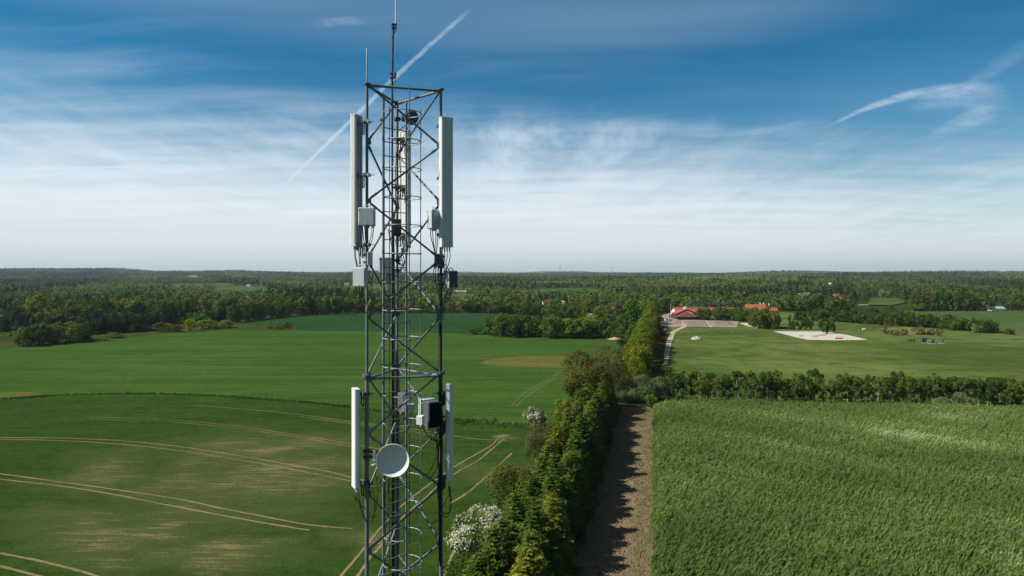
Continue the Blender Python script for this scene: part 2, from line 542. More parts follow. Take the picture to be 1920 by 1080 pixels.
# large field behind the balk
sheet('field', [G(*q) for q in balk[::-1]] + [G(-260, 690), G(0, 655), G(100, 641), G(200, 635), G(300, 626.5), G(430, 618.5), G(560, 619.5), G(690, 621.5), G(860, 625.5), G(960, 630), G(1060, 634.5), G(1150, 637.5), G(1168, 645), edgeL(330, -17), edgeL(230, -18), edgeL(170, -20)], .03, M_F2, px=False)
sheet('field', [(425, 612), (480, 601), (560, 590.5), (690, 587.3), (850, 587.5), (960, 590), (1010, 600), (960, 629.8), (860, 625.3), (690, 621.3), (560, 619.3)], .02, M_F3)
sheet('grass_verge', [(-100, 668), (0, 654), (100, 640), (200, 634), (300, 625.5), (430, 617.8), (558, 619), (545, 608), (430, 610), (330, 614), (250, 618), (150, 630), (0, 640), (-100, 646)], .075, M_VERGE)
sheet('meadow', [G(1247, 770), G(1250, 600), G(1350, 590), G(1460, 585), G(1560, 590), G(1720, 612), G(1960, 628), G(2600, 640), G(2600, 775)], .025, M_MEAD, px=False)
sheet('field', [(1700, 583.5), (1800, 582.5), (2100, 583), (2700, 590), (2700, 625), (1930, 628), (1880, 622), (1780, 600)], .055, M_FARF)
el = [(G(1030, 678).x + 27 * math.cos(t) + 2 * math.sin(3 * t), G(1030, 678).y + 18 * math.sin(t), 0) for t in np.linspace(0, 2 * math.pi, 40, endpoint=False)]
sheet('bare_patch', el, .05, M_DRY, px=False)
el = [(G(5, 741).x + 11 * math.cos(t), G(5, 741).y + 5 * math.sin(t), 0) for t in np.linspace(0, 2 * math.pi, 30, endpoint=False)]
sheet('bare_patch', el, .05, M_DRY, px=False)

# ---- bare soil strip beside the hedge
def soil_mat():
    m, g, b = new_mat('ploughed_soil')
    co = g.n.new('ShaderNodeTexCoord').outputs['Object']
    x, y, z = g.sep(co)
    u = g.m('SUBTRACT', x, g.m('MULTIPLY', y, .209))           # metres from the right-hand edge (0 .. -10)
    fn = g.noise(co, 2.2, 7, .72); mid = g.noise(co, .25, 4, .6); cl = g.noise(co, 5.5, 3, .6)
    c = g.mix(g.step(mid, .35, .65), (.195, .152, .094), (.24, .192, .122))
    c = g.mix(g.step(cl, .56, .70), c, (.09, .062, .036))
    c = g.mix(g.m('MULTIPLY', g.step(fn, .52, .68), .55), c, (.32, .26, .17))
    rows = g.noise(g.scaled(co, 1.4, .10, 1, R(-11.8)), 1.2, 5, .65)
    c = g.mix(g.m('MULTIPLY', g.step(rows, .52, .70), .35), c, (.30, .235, .15))
    wt = g.m('MULTIPLY', g.step(u, -3.6, -1.0), g.step(g.m('ADD', g.m('MULTIPLY', fn, .6), g.m('MULTIPLY', rows, .4)), .44, .58))
    c = g.mix(g.m('MULTIPLY', wt, .8), c, g.mix(g.step(mid, .45, .6), (.20, .165, .07), (.07, .09, .025)))
    g.put(b.inputs['Base Color'], c)
    b.inputs['Roughness'].default_value = 1.0; b.inputs['Specular IOR Level'].default_value = 0
    bn = g.n.new('ShaderNodeBump'); bn.inputs['Strength'].default_value = .9; bn.inputs['Distance'].default_value = .35
    g.put(bn.inputs['Height'], g.m('ADD', fn, g.m('MULTIPLY', cl, .7)))
    g.put(b.inputs['Normal'], bn.outputs[0])
    return m


M_SOIL = soil_mat()
sheet('soil_strip', [edgeL(20, .6), edgeL(176, .6), edgeL(181, -2), edgeL(180, -12), edgeL(20, -14)], .04, M_SOIL, px=False)

# ---- wheel tracks of the sprayer: narrow strips where soil and crop alternate
def track_mat(name, crop, soil):
    m, g, b = new_mat(name)
    co = g.n.new('ShaderNodeTexCoord').outputs['Object']
    at = g.n.new('ShaderNodeAttribute'); at.attribute_name = 'v'
    n = g.noise(co, 1.8, 6, .8); n2 = g.noise(co, .07, 3, .5)
    k = g.m('ADD', g.m('MULTIPLY', n, .6), g.m('ADD', g.m('MULTIPLY', n2, .4), at.outputs['Fac']))
    f = g.step(k, .34, .60)
    g.put(b.inputs['Base Color'], g.mix(f, crop, g.mix(n, soil, tuple(q * .75 for q in soil))))
    b.inputs['Roughness'].default_value = 1.0; b.inputs['Specular IOR Level'].default_value = 0
    tr = g.n.new('ShaderNodeBsdfTransparent'); mx = g.n.new('ShaderNodeMixShader')
    g.put(mx.inputs[0], g.step(k, .26, .44))
    g.l.new(tr.outputs[0], mx.inputs[1]); g.l.new(b.outputs[0], mx.inputs[2])
    g.l.new(mx.outputs[0], g.n['Material Output'].inputs[0])
    return m


M_TR = track_mat('sprayer_track', (.04, .065, .012), (.26, .205, .11))
M_TR2 = track_mat('worn_grass_track', (.06, .09, .025), (.15, .16, .07))


def catmull(P, n=8):
    P = [Vector(q) for q in P]
    Q = [P[0] * 2 - P[1]] + P + [P[-1] * 2 - P[-2]]
    out = []
    for i in range(1, len(Q) - 2):
        a, b, c, d = Q[i - 1:i + 3]
        for k in range(n):
            t = k / n
            out.append(.5 * ((2 * b) + (c - a) * t + (2 * a - 5 * b + 4 * c - d) * t * t + (3 * b - a - 3 * c + d) * t ** 3))
    out.append(P[-1])
    return out


tr_rng = random.Random(3)


def track(pxs, w, v0, v1, mat=None, z=.06, name='tractor_track'):
    w *= .68
    if mat is None and name == 'tractor_track': v0 += .02; v1 += .02
    P = catmull([G(*q) for q in pxs], 10)
    # resample finely so the edges can be ragged
    Q = [P[0]]
    for q in P[1:]:
        L = (q - Q[-1]).length
        k = max(1, int(L / 1.2))
        a = Q[-1]
        for j in range(1, k + 1): Q.append(a.lerp(q, j / k))
    vs = []; fs = []; at = []
    n = len(Q)
    for i, q in enumerate(Q):
        t = (Q[min(i + 1, n - 1)] - Q[max(i - 1, 0)]).normalized()
        s = Vector((-t.y, t.x, 0))
        a = w * (.5 + tr_rng.uniform(-.16, .16)); b_ = w * (.5 + tr_rng.uniform(-.16, .16))
        vs += [(*(q + s * a).xy, z), (*(q - s * b_).xy, z)]
        if i:
            fs.append((2 * i - 2, 2 * i - 1, 2 * i + 1, 2 * i))
            u = i / n
            at.append(v0 + (v1 - v0) * u)
    o = link_mesh(name, np_mesh(name, vs, fs, at), mat or M_TR)
    for pgn in o.data.polygons:
        if pgn.normal.z < 0: o.data.flip_normals(); break
    return tag(o, kind='structure')


track([(-60, 884), (0, 889), (163, 911), (326, 935), (407, 952), (489, 968), (575, 984), (660, 992)], .55, .06, -.02)
track([(-60, 894), (0, 899), (163, 919), (326, 950), (489, 980), (580, 995)], .55, .06, .02)
track([(-60, 820), (0, 821), (122, 822), (244, 828), (367, 842), (489, 862), (611, 884), (660, 896), (700, 906)], .6, .0, .05)
track([(-60, 824), (0, 824), (122, 827), (244, 835), (367, 850), (489, 870), (660, 903), (700, 913)], .6, -.03, .03)
track([(163, 782), (285, 786), (407, 795), (530, 812), (660, 833), (760, 852)], .5, -.05, .03)
track([(163, 786), (285, 790), (407, 799), (530, 816), (660, 838)], .5, -.07, .0)
track([(340, 761), (387, 762), (530, 774), (660, 791), (775, 805), (842, 816), (900, 824), (950, 826)], .5, -.06, .06)
track([(560, 781), (660, 795), (775, 810), (842, 821)], .5, -.05, .0)
track([(0, 1038), (81, 1054), (175, 1079), (300, 1120)], .6, .03, .08)
track([(0, 1062), (61, 1078), (200, 1120)], .6, .03, .05)
track([(632, 1090), (640, 1080), (687, 1024), (713, 991), (753, 949), (791, 919), (820, 898), (853, 875), (900, 848), (922, 835), (934, 822)], .5, .06, .02)
track([(662, 1090), (671, 1080), (695, 1044), (713, 1025), (753, 973), (793, 938), (827, 907), (860, 884), (900, 861), (946, 822)], .5, .06, .02)
track([(828, 1090), (845, 1048), (857, 1023), (880, 985), (900, 955)], .55, .12, .02)
track([(844, 945), (881, 921), (918, 888), (960, 850)], .6, .05, -.02)
track([(958, 762), (983, 738), (1032, 709), (1060, 690)], .5, -.06, -.04)
track([(968, 762), (995, 738), (1045, 706)], .5, -.06, -.04)
track([(1284, 616), (1292, 627), (1310, 634), (1360, 648), (1420, 660), (1440, 665)], .8, .03, -.02, M_TR2)
track([(1366, 615), (1376, 627)], .8, .0, -.05, M_TR2)
track([(1300, 672), (1340, 676), (1400, 672), (1480, 675)], .9, -.05, -.05, M_TR2)
track([(1450, 624), (1470, 634), (1520, 641)], 1.2, .0, -.05, M_TR2)

# ---- paths, yard, arena
M_PATH = pmat('gravel_path', (.42, .36, .31), (.33, .28, .24), .95, scale=.8, bump=.3, spec=.1)
M_YARD = pmat('yard_paving', (.30, .235, .20), (.22, .185, .15), .95, scale=.35, bump=.2, spec=.1, stretch=(1, .4))
M_SAND = pmat('arena_sand', (.50, .475, .43), (.43, .41, .37), .95, scale=.25, bump=.2, spec=.1)
sheet('yard', [(1236, 603), (1243, 590), (1262, 588), (1305, 600), (1385, 602.5), (1381, 613.5), (1290, 612), (1262, 613.5), (1240, 612)], .05, M_YARD)
sheet('path', [(1275, 601.5), (1281, 601.5), (1288, 611), (1286, 614), (1277, 617), (1266, 623), (1263, 632), (1258, 647), (1255, 665), (1252, 684), (1244.5, 684), (1245.5, 660), (1250, 640), (1256, 627), (1258, 622), (1271, 616), (1281, 611.5)], .09, M_PATH)
sheet('path', [(1321, 601), (1325, 601), (1337, 613.5), (1331, 613.5)], .09, M_PATH)
sheet('arena', [(1450, 621.3), (1520, 621.6), (1546, 621.6), (1590, 628.5), (1627, 637), (1570, 638.3), (1515, 637.3), (1490, 632)], .06, M_SAND)
sheet('sand_patch', [(1386, 606), (1410, 605.5), (1425, 612), (1418, 615.5), (1400, 611)], .06, M_SAND)
sheet('sand_patch', [(1415, 613.5), (1470, 612), (1490, 617), (1440, 618)], .06, M_VERGE)
sheet('sand_patch', [(1660, 618), (1705, 614), (1760, 621), (1745, 627), (1680, 626)], .06, pmat('dry_reeds_ground', (.17, .14, .07), (.12, .11, .045), .95, scale=.3))
M_ROAD = pmat('asphalt_road', (.25, .25, .25), (.20, .20, .20), .9, scale=.2)
sheet('road', [(1680, 569), (1708, 567), (1709, 568.4), (1681, 570.6)], .3, M_ROAD)
sheet('road', [(1582, 572.6), (1640, 570.6), (1640, 572), (1582, 574)], .3, M_ROAD)
# ---------------------------------------------------------------- leaves, crowns, trees
def unit(a):
    return a / np.maximum(np.linalg.norm(a, axis=-1, keepdims=True), 1e-9)


def diamonds(C, Nn, L, W, rg, along=None):
    """leaf-shaped quads at C facing Nn (n,3), long L and wide W"""
    n = len(C)
    if along is None:
        along = rg.normal(size=(n, 3))
    T = unit(along - Nn * np.sum(along * Nn, 1, keepdims=True))
    B = np.cross(Nn, T)
    L = np.broadcast_to(L, (n,))[:, None] * .5; W = np.broadcast_to(W, (n,))[:, None] * .5
    V = np.stack([C - T * L, C - B * W, C + T * L, C + B * W], 1).reshape(-1, 3)
    return V, np.arange(4 * n).reshape(n, 4)


def crown(rg, rx, rz, zc, leaves, leaf, lobes=14, lobe_r=.42, ry=None, flat=.0, up=.35, hollow=.35, base_cut=-.8, drop=.0, wide=.62):
    """a broadleaf crown: leaf tufts on the outside of many lobes, with gaps between them"""
    ry = ry or rx
    d = unit(rg.normal(size=(lobes * 3, 3)))
    d = d[d[:, 2] > base_cut][:lobes]
    rr = rg.uniform(.50, .80, len(d))
    LC = d * rr[:, None]
    LR = lobe_r * rg.uniform(.65, 1.2, len(d))
    w = LR ** 2; w /= w.sum()
    k = rg.choice(len(d), leaves, p=w)
    o = unit(rg.normal(size=(leaves, 3)) + LC[k] * 1.3)
    rad_ = rg.uniform(hollow, 1.0, leaves) ** .45
    P = LC[k] + o * (LR[k] * rad_)[:, None]
    S = np.array([rx, ry, rz])
    C = P * S + np.array([0, 0, zc])
    Nn = unit(o * .9 + rg.normal(size=(leaves, 3)) * .55 + np.array([0, 0, up]))
    V, F = diamonds(C, Nn, leaf * rg.uniform(.6, 1.35, leaves), leaf * wide * rg.uniform(.6, 1.3, leaves), rg)
    lobetone = rg.uniform(0, 1, len(d))
    at = np.clip(rg.uniform(0, 1, leaves) * .6 + lobetone[k] * .4, 0, 1)
    return V, F, at, LC * S + np.array([0, 0, zc])


def limbs(rg, h, r, targets, base_split=.3, lean=0.0, n=6, maxl=9):
    """trunk and limbs reaching into the crown"""
    mb = MB()
    top = Vector((lean, 0, h * .72))
    pts = [Vector((0, 0, -.3)), Vector((0, 0, h * .12)), Vector((lean * .3 + rg.uniform(-.1, .1) * r * 4, rg.uniform(-.1, .1) * r * 4, h * .35)), top]
    mb.tube(pts, [r * 1.25, r, r * .75, r * .3], n)
    for t in list(targets)[:maxl]:
        t = Vector(t)
        s = pts[2].lerp(top, rg.uniform(-.4, .6)) if h * base_split < t.z else pts[1].lerp(pts[2], .7)
        mid = s.lerp(t, .5) + Vector((0, 0, -.06 * h * rg.uniform(0, 1)))
        mb.tube([s, mid, s.lerp(t, .92)], [r * .42, r * .26, r * .08], 5, cap=False)
    return mb


def spruce_mesh(rg, h, rad_, whorls=24, per=9, sprays=6, k=1.0, power=.85):
    """tiered spruce: drooping branches, each a row of flat needle sprays"""
    C = []; N_ = []; A = []; L = []; W = []; AT = []
    for w in range(whorls):
        t = (w + rg.uniform(-.3, .3)) / whorls
        t = min(max(t, .0), .99)
        z = h * (.05 + .95 * t)
        r = rad_ * (1 - t) ** power * rg.uniform(.82, 1.15) + .10
        nb = max(4, int(per * (1 - .4 * t)))
        a0 = rg.uniform(0, 6.28)
        for b in range(nb):
            an = a0 + 6.283 * b / nb + rg.uniform(-.2, .2)
            rb = r * rg.uniform(.7, 1.15)
            d = np.array([math.cos(an), math.sin(an), 0.])
            side = np.array([-d[1], d[0], 0.])
            tone = rg.uniform(0, .5)
            ns = max(2, int(sprays * (.35 + .65 * rb / rad_)))
            droop = .30 * (1 - t) + .05
            for s in range(ns):
                u = (s + .6) / ns
                z_ = z - droop * rb * u + .22 * rb * u * u * (1 if u > .6 else .6)
                wd = (.34 * rb * (1 - .65 * u) + .10) * k
                for sg in (-1, 1):
                    c = d * rb * u + side * sg * wd * .45 + np.array([0, 0, z_ + rg.uniform(-.05, .05)])
                    C.append(c); al = d * .8 + side * sg * .75 + np.array([0, 0, -.22])
                    A.append(al); N_.append(np.array([0, 0, 1.]) + d * .25 + rg.normal(size=3) * .30)
                    L.append((.42 + wd * .8) * rg.uniform(.8, 1.25)); W.append((.17 + .16 * wd) * rg.uniform(.8, 1.2))
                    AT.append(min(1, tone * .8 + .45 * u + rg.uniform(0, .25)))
    C.append(np.array([0, 0, h])); A.append(np.array([0, 0, 1.])); N_.append(np.array([1., 0, 0])); L.append(.7); W.append(.14); AT.append(.8)
    V, F = diamonds(np.array(C), unit(np.array(N_)), np.array(L), np.array(W), rg, np.array(A))
    return V, F, AT


M_BARK = pmat('bark', (.10, .075, .055), (.06, .045, .034), .9, scale=6, bump=.4, spec=.15)
M_BIRCH = pmat('birch_bark', (.52, .50, .46), (.20, .18, .16), .8, scale=4, bump=.2, spec=.2, stretch=(1, 1, 3))
LEAF = {
    'dark': leaf_mat('leaf_dark', (.018, .036, .007), (.046, .074, .013)),
    'mid': leaf_mat('leaf_mid', (.028, .054, .009), (.074, .112, .020)),
    'bright': leaf_mat('leaf_bright', (.038, .080, .010), (.092, .150, .020)),
    'olive': leaf_mat('leaf_olive', (.038, .050, .010), (.105, .118, .028), objvar=.2),
    'brown': leaf_mat('leaf_brownish', (.045, .042, .020), (.105, .090, .042), objvar=.15),
    'gold': leaf_mat('leaf_gold', (.052, .074, .006), (.130, .150, .014), trans=.35, objvar=.15, cc=(.17, .17, .02)),
    'yellow': leaf_mat('leaf_yellow', (.10, .13, .008), (.21, .23, .014), trans=.35, objvar=.1),
    'yellow2': leaf_mat('leaf_light_olive', (.055, .080, .012), (.15, .17, .034), objvar=.12),
    'grey': leaf_mat('leaf_greygreen', (.050, .075, .035), (.125, .155, .085), objvar=.15),
    'birch': leaf_mat('leaf_birch', (.026, .050, .008), (.070, .100, .018), trans=.3, objvar=.32),
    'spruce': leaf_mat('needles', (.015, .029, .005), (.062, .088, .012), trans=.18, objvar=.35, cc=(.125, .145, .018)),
    'fir': leaf_mat('needles_dark', (.006, .013, .005), (.016, .028, .010), trans=.05, objvar=.25),
}


def leaves_obj(name, data, mat, parent=None):
    V, F, at = data[:3]
    return link_mesh(name, np_mesh(name, V, F, at), mat, parent)


def big_tree(name, loc, label, cat, seed, rx, h, leaves, leaf, mat, lobes=16, ry=None, group=None, low=.12, trunk=.16, blossom=None, **kw):
    """near tree or bush: Empty > trunk, crown (> blossom)"""
    rg = np.random.default_rng(seed)
    root = empty(name, loc, label, cat, group)
    zc = h * (.5 + low * .5); rz = h * (1 - low) * .5
    # lobes reach 1.2 of the radii: shrink so the outline meets the wanted size
    V, F, at, lc = crown(rg, rx / 1.12, rz / 1.12, zc, leaves, leaf, lobes, ry=(ry or rx) / 1.12, **kw)
    limbs(rg, h, trunk, lc[np.argsort(lc[:, 2])[::-1]], maxl=10).build('trunk', M_BARK, root)
    cr = link_mesh('crown', np_mesh('crown', V, F, at), mat, root)
    if blossom:
        n, bmat, bsz = blossom
        C0 = V.reshape(-1, 4, 3).mean(1)
        w = np.clip((C0[:, 2] / h) ** .5, .1, 1); w /= w.sum()
        lt = np.random.default_rng(seed + 1)
        patch = np.sin(C0[:, 0] * 1.7 + seed) + np.sin(C0[:, 1] * 1.9) + np.sin(C0[:, 2] * 2.3)
        w = w * np.where(patch > -.3, 1, .05); w /= w.sum()
        k = lt.choice(len(C0), n, p=w)
        ctr = np.array([0, 0, zc])
        o = unit((C0[k] - ctr) / np.array([rx, rx, rz]))
        C = C0[k] + o * lt.uniform(.02, .22, n)[:, None] + lt.normal(size=(n, 3)) * .08
        Nn = unit(o + lt.normal(size=(n, 3)) * .6 + np.array([0, 0, .4]))
        V2, F2 = diamonds(C, Nn, bsz * lt.uniform(.6, 1.4, n), bsz * .6, lt)
        link_mesh('blossom', np_mesh('blossom', V2, F2, lt.uniform(0, 1, n)), bmat, cr)
    return root


M_BLOSSOM = leaf_mat('may_blossom', (.30, .34, .22), (.60, .61, .50), trans=.15, objvar=.05)

def base_at(px, py): return G(px, py)


# the shrubs on the field side of the spruce row, near to far
big_tree('hawthorn_bush', (-3.9, 83, 0), 'large hawthorn covered in white blossom beside the bottom of the spruce row', 'bush', 11, 4.1, 7.4, 9000, .30, LEAF['mid'], 26, low=.02, blossom=(11000, M_BLOSSOM, .24))
big_tree('leafy_bush', (-4.6, 70.5, 0), 'yellow-green bush at the bottom edge of the picture, in front of the large white hawthorn', 'bush', 12, 3.5, 6.1, 9000, .24, leaf_mat('leaf_lime', (.030, .052, .008), (.085, .105, .016)), 24, low=.0)
big_tree('round_tree', (.3, 96, 0), 'round olive tree with pale new leaves, behind the large white hawthorn', 'tree', 13, 4.4, 9.0, 10000, .29, LEAF['olive'], 28, low=.04)
big_tree('bare_bush', (5.4, 121, 0), 'brownish thinly leaved bush between the round olive tree and the small white hawthorn', 'bush', 14, 3.8, 9.3, 6500, .27, LEAF['brown'], 26, low=.03, hollow=.1)
big_tree('bare_bush', (4.2, 112, 0), 'low grey bare bush at the foot of the brownish bush', 'bush', 24, 2.6, 4.6, 2200, .24, LEAF['brown'], 16, low=.0, hollow=.0)
big_tree('hawthorn_bush', (5.2, 153, 0), 'small hawthorn in white blossom at the end of the grass balk', 'bush', 15, 2.5, 5.6, 2600, .32, LEAF['grey'], 14, low=.02, blossom=(2600, M_BLOSSOM, .30))
big_tree('leafy_tree', (11.2, 149, 0), 'dark green tree between the small white hawthorn and the spruce row', 'tree', 16, 3.3, 8.8, 5000, .33, LEAF['bright'], 20, low=.04)
big_tree('round_tree', (18.3, 176, 0), 'largest olive-green round tree, at the far end of the spruce row', 'tree', 17, 8.2, 15.6, 19000, .42, LEAF['olive'], 34, low=.05, trunk=.3)
big_tree('round_tree', (27.0, 190, 0), 'brown-tinted leafy tree behind the largest olive-green tree', 'tree', 18, 6.3, 15.5, 7000, .42, LEAF['brown'], 26, low=.08, trunk=.3)
big_tree('willow_bush', (34.5, 186, 0), 'broad grey-green willow bush at the head of the bare soil strip', 'bush', 19, 6.0, 7.8, 8000, .36, LEAF['grey'], 26, low=.0)
big_tree('willow_bush', (41.5, 191, 0), 'grey-green willow bush behind the corner of the tall willow crop', 'bush', 20, 4.2, 7.0, 4500, .36, LEAF['grey'], 20, low=.0)
big_tree('leafy_bush', (36.4, 179, 0), 'small bright green bush in front of the broad grey-green willow bush', 'bush', 21, 2.0, 4.2, 1800, .33, LEAF['bright'], 12, low=.0)

# ---------------------------------------------------------------- the spruce row
ORD = ['first', 'second', 'third', 'fourth', 'fifth', 'sixth', 'seventh', 'eighth', 'ninth', 'tenth', 'eleventh', 'twelfth', 'thirteenth', 'fourteenth',
       'fifteenth', 'sixteenth', 'seventeenth', 'eighteenth', 'nineteenth']
TENS = {2: ('twentieth', 'twenty'), 3: ('thirtieth', 'thirty'), 4: ('fortieth', 'forty'), 5: ('fiftieth', 'fifty'), 6: ('sixtieth', 'sixty'), 7: ('seventieth', 'seventy')}


def ordw(n):
    if n < 20: return ORD[n - 1]
    t, u = divmod(n, 10)
    return TENS[t][0] if u == 0 else TENS[t][1] + '-' + ORD[u - 1]


sp_rg = np.random.default_rng(31)
protos = []
for k in range(4):
    r_ = empty('spruce_tree', (0, 0, 0))
    hh = [9.2, 8.6, 9.8, 8.2][k]
    d = spruce_mesh(sp_rg, hh, [3.1, 2.9, 3.3, 2.8][k], 28, 11, 8, power=[.48, .43, .55, .42][k])
    MB().tube([(0, 0, -.2), (0, 0, hh * .5), (0, 0, hh * .95)], [.13, .09, .02], 6).build('trunk', M_BARK, r_)
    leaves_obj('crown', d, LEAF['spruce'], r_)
    protos.append(r_)
used = set()
n = 0
for row, (off, what) in enumerate([(-12.6, 'beside the bare soil'), (-16.4, 'on the field side')]):
    y = 64.0 + row * 1.7
    j = 0
    while y < (181 if row == 0 else 170):
        k = sp_rg.integers(4)
        o = protos[k] if k not in used else copy_tree(protos[k])
        used.add(k)
        j += 1
        o.location = (.209 * y + off + sp_rg.uniform(-.5, .5), y, 0)
        o.rotation_euler = (sp_rg.uniform(-.03, .03), sp_rg.uniform(-.03, .03), sp_rg.uniform(0, 6.28))
        s = sp_rg.uniform(.80, 1.08) * (.93 if row else 1)
        o.scale = (s * 1.0, s * 1.0, s * sp_rg.uniform(.9, 1.12))
        tag(o, f'dark spruce in the dense row, {ordw(j)} from the near end, {what}', 'tree', 'spruces in the row along the bare soil strip')
        y += sp_rg.uniform(1.5, 2.4) if row == 0 else sp_rg.uniform(2.0, 3.1)
        n += 1

# ---------------------------------------------------------------- the golden row running away
pr = []
for k in range(4):
    rg = np.random.default_rng(50 + k)
    r_ = empty('golden_tree', (0, 0, 0))
    V, F, at, lc = crown(rg, 4.5, 5.5, 6.5, 4200, .52, 26, wide=.7, hollow=.2)
    limbs(rg, 11, .16, lc, maxl=8).build('trunk', M_BARK, r_)
    leaves_obj('crown', (V, F, at), LEAF['gold'], r_)
    pr.append(r_)
used = set(); j = 0
y = 207.0
rg = np.random.default_rng(5)
while y < 545:
    k = int(rg.integers(4))
    o = pr[k] if k not in used else copy_tree(pr[k]); used.add(k)
    j += 1
    big = .72 if j < 3 else 1.0
    s = rg.uniform(.85, 1.1) * big
    o.location = (.222 * y - 8.5 + rg.uniform(-.8, .8), y, 0)
    o.scale = (s, s, s * rg.uniform(.92, 1.12)); o.rotation_euler = (0, 0, rg.uniform(0, 6.28))
    tag(o, f'golden-green tree in the long row running away, {ordw(j)} from its near end', 'tree', 'golden trees in the row beside the gravel path')
    y += rg.uniform(6.0, 8.5) * (1 if y > 240 else .8)

# ---------------------------------------------------------------- the birch belt behind the willow crop
pb = []
for k in range(6):
    rg = np.random.default_rng(70 + k)
    r_ = empty('birch_tree', (0, 0, 0))
    h = [9.0, 8.3, 9.6, 8.8, 7.6, 9.2][k]
    V, F, at, lc = crown(rg, 2.2, 2.2, h * .68, 1500, .36, 16, wide=.7, hollow=.1, base_cut=-.9, lobe_r=.4)
    V2, F2, at2, _ = crown(rg, 1.8, 2.0, h * .30, 520, .36, 10, wide=.7, hollow=.1, base_cut=-.9, lobe_r=.45)
    mb = MB()
    lean = rg.uniform(-.6, .6)
    mb.tube([(0, 0, -.2), (lean * .3, 0, h * .35), (lean * .6, .1, h * .7), (lean * .8, .1, h * .84)], [.15, .12, .08, .02], 6)
    for t in lc[:8]:
        s_ = Vector((lean * .5, 0, h * rg.uniform(.4, .7)))
        mb.tube([s_, s_.lerp(Vector(t), .55) + Vector((0, 0, .2)), t], [.035, .022, .008], 4, cap=False)
    mb.build('trunk', M_BIRCH, r_)
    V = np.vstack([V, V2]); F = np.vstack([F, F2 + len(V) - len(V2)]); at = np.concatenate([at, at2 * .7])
    leaves_obj('crown', (V, F, at), LEAF['birch'], r_)
    pb.append(r_)
used = set(); cand = []
rg = np.random.default_rng(9)
x = 45.0
while x < 185:
    yb = 186 - .085 * (x - 45) + (0 if x < 150 else 0)
    cand.append((x, yb + rg.uniform(-1.5, 1.5), 0))
    if rg.random() < .8: cand.append((x + rg.uniform(-1, 1), yb + 4.5 + rg.uniform(-1.5, 1.5), 1))
    x += rg.uniform(2.0, 3.1)
cand.sort()
for j, (x, yb, row) in enumerate(cand):
    k = int(rg.integers(6))
    o = pb[k] if k not in used else copy_tree(pb[k]); used.add(k)
    s = rg.uniform(.8, 1.12)
    o.location = (x, yb, 0); o.scale = (s, s, s * rg.uniform(.92, 1.08)); o.rotation_euler = (0, 0, rg.uniform(0, 6.28))
    tag(o, f'white-stemmed birch in the belt behind the willow crop, {ordw(j + 1) if j < 79 else "near the right-hand end"}' + (' from the left' if j < 79 else ''), 'tree', 'birches in the belt behind the willow crop')
for (px, hh, rr, lab) in [(1400, 9.6, 1.5, 'bright yellow-green young tree poking from the birch belt, right of its left end'), (1298, 9.0, 1.4, 'yellow-green young tree near the left end of the birch belt'), (1458, 9.6, 1.7, 'yellow-green topped tree in the middle of the birch belt')]:
    q = G(px, 752)
    big_tree('yellow_tree', (q.x, q.y, 0), lab, 'tree', int(px), rr, hh, 1100, .36, LEAF['yellow' if px != 1458 else 'gold'], 9, low=.35, trunk=.07)
for (px, py, hh, rr, lab) in [(1800, 770, 4.8, 4.0, 'low grey-green sallow bush at the foot of the birches, right of centre'), (1760, 768, 3.8, 2.6, 'small grey-green sallow bush left of the other low sallow'),
                              (1252, 748, 6.0, 3.2, 'yellow-green bush at the left end of the birch belt')]:
    q = G(px, py)
    big_tree('sallow_bush', (q.x, q.y - 1, 0), lab, 'bush', int(px + py), rr, hh, 2200, .34, LEAF['grey' if px > 1300 else 'olive'], 14, low=0, trunk=.06)

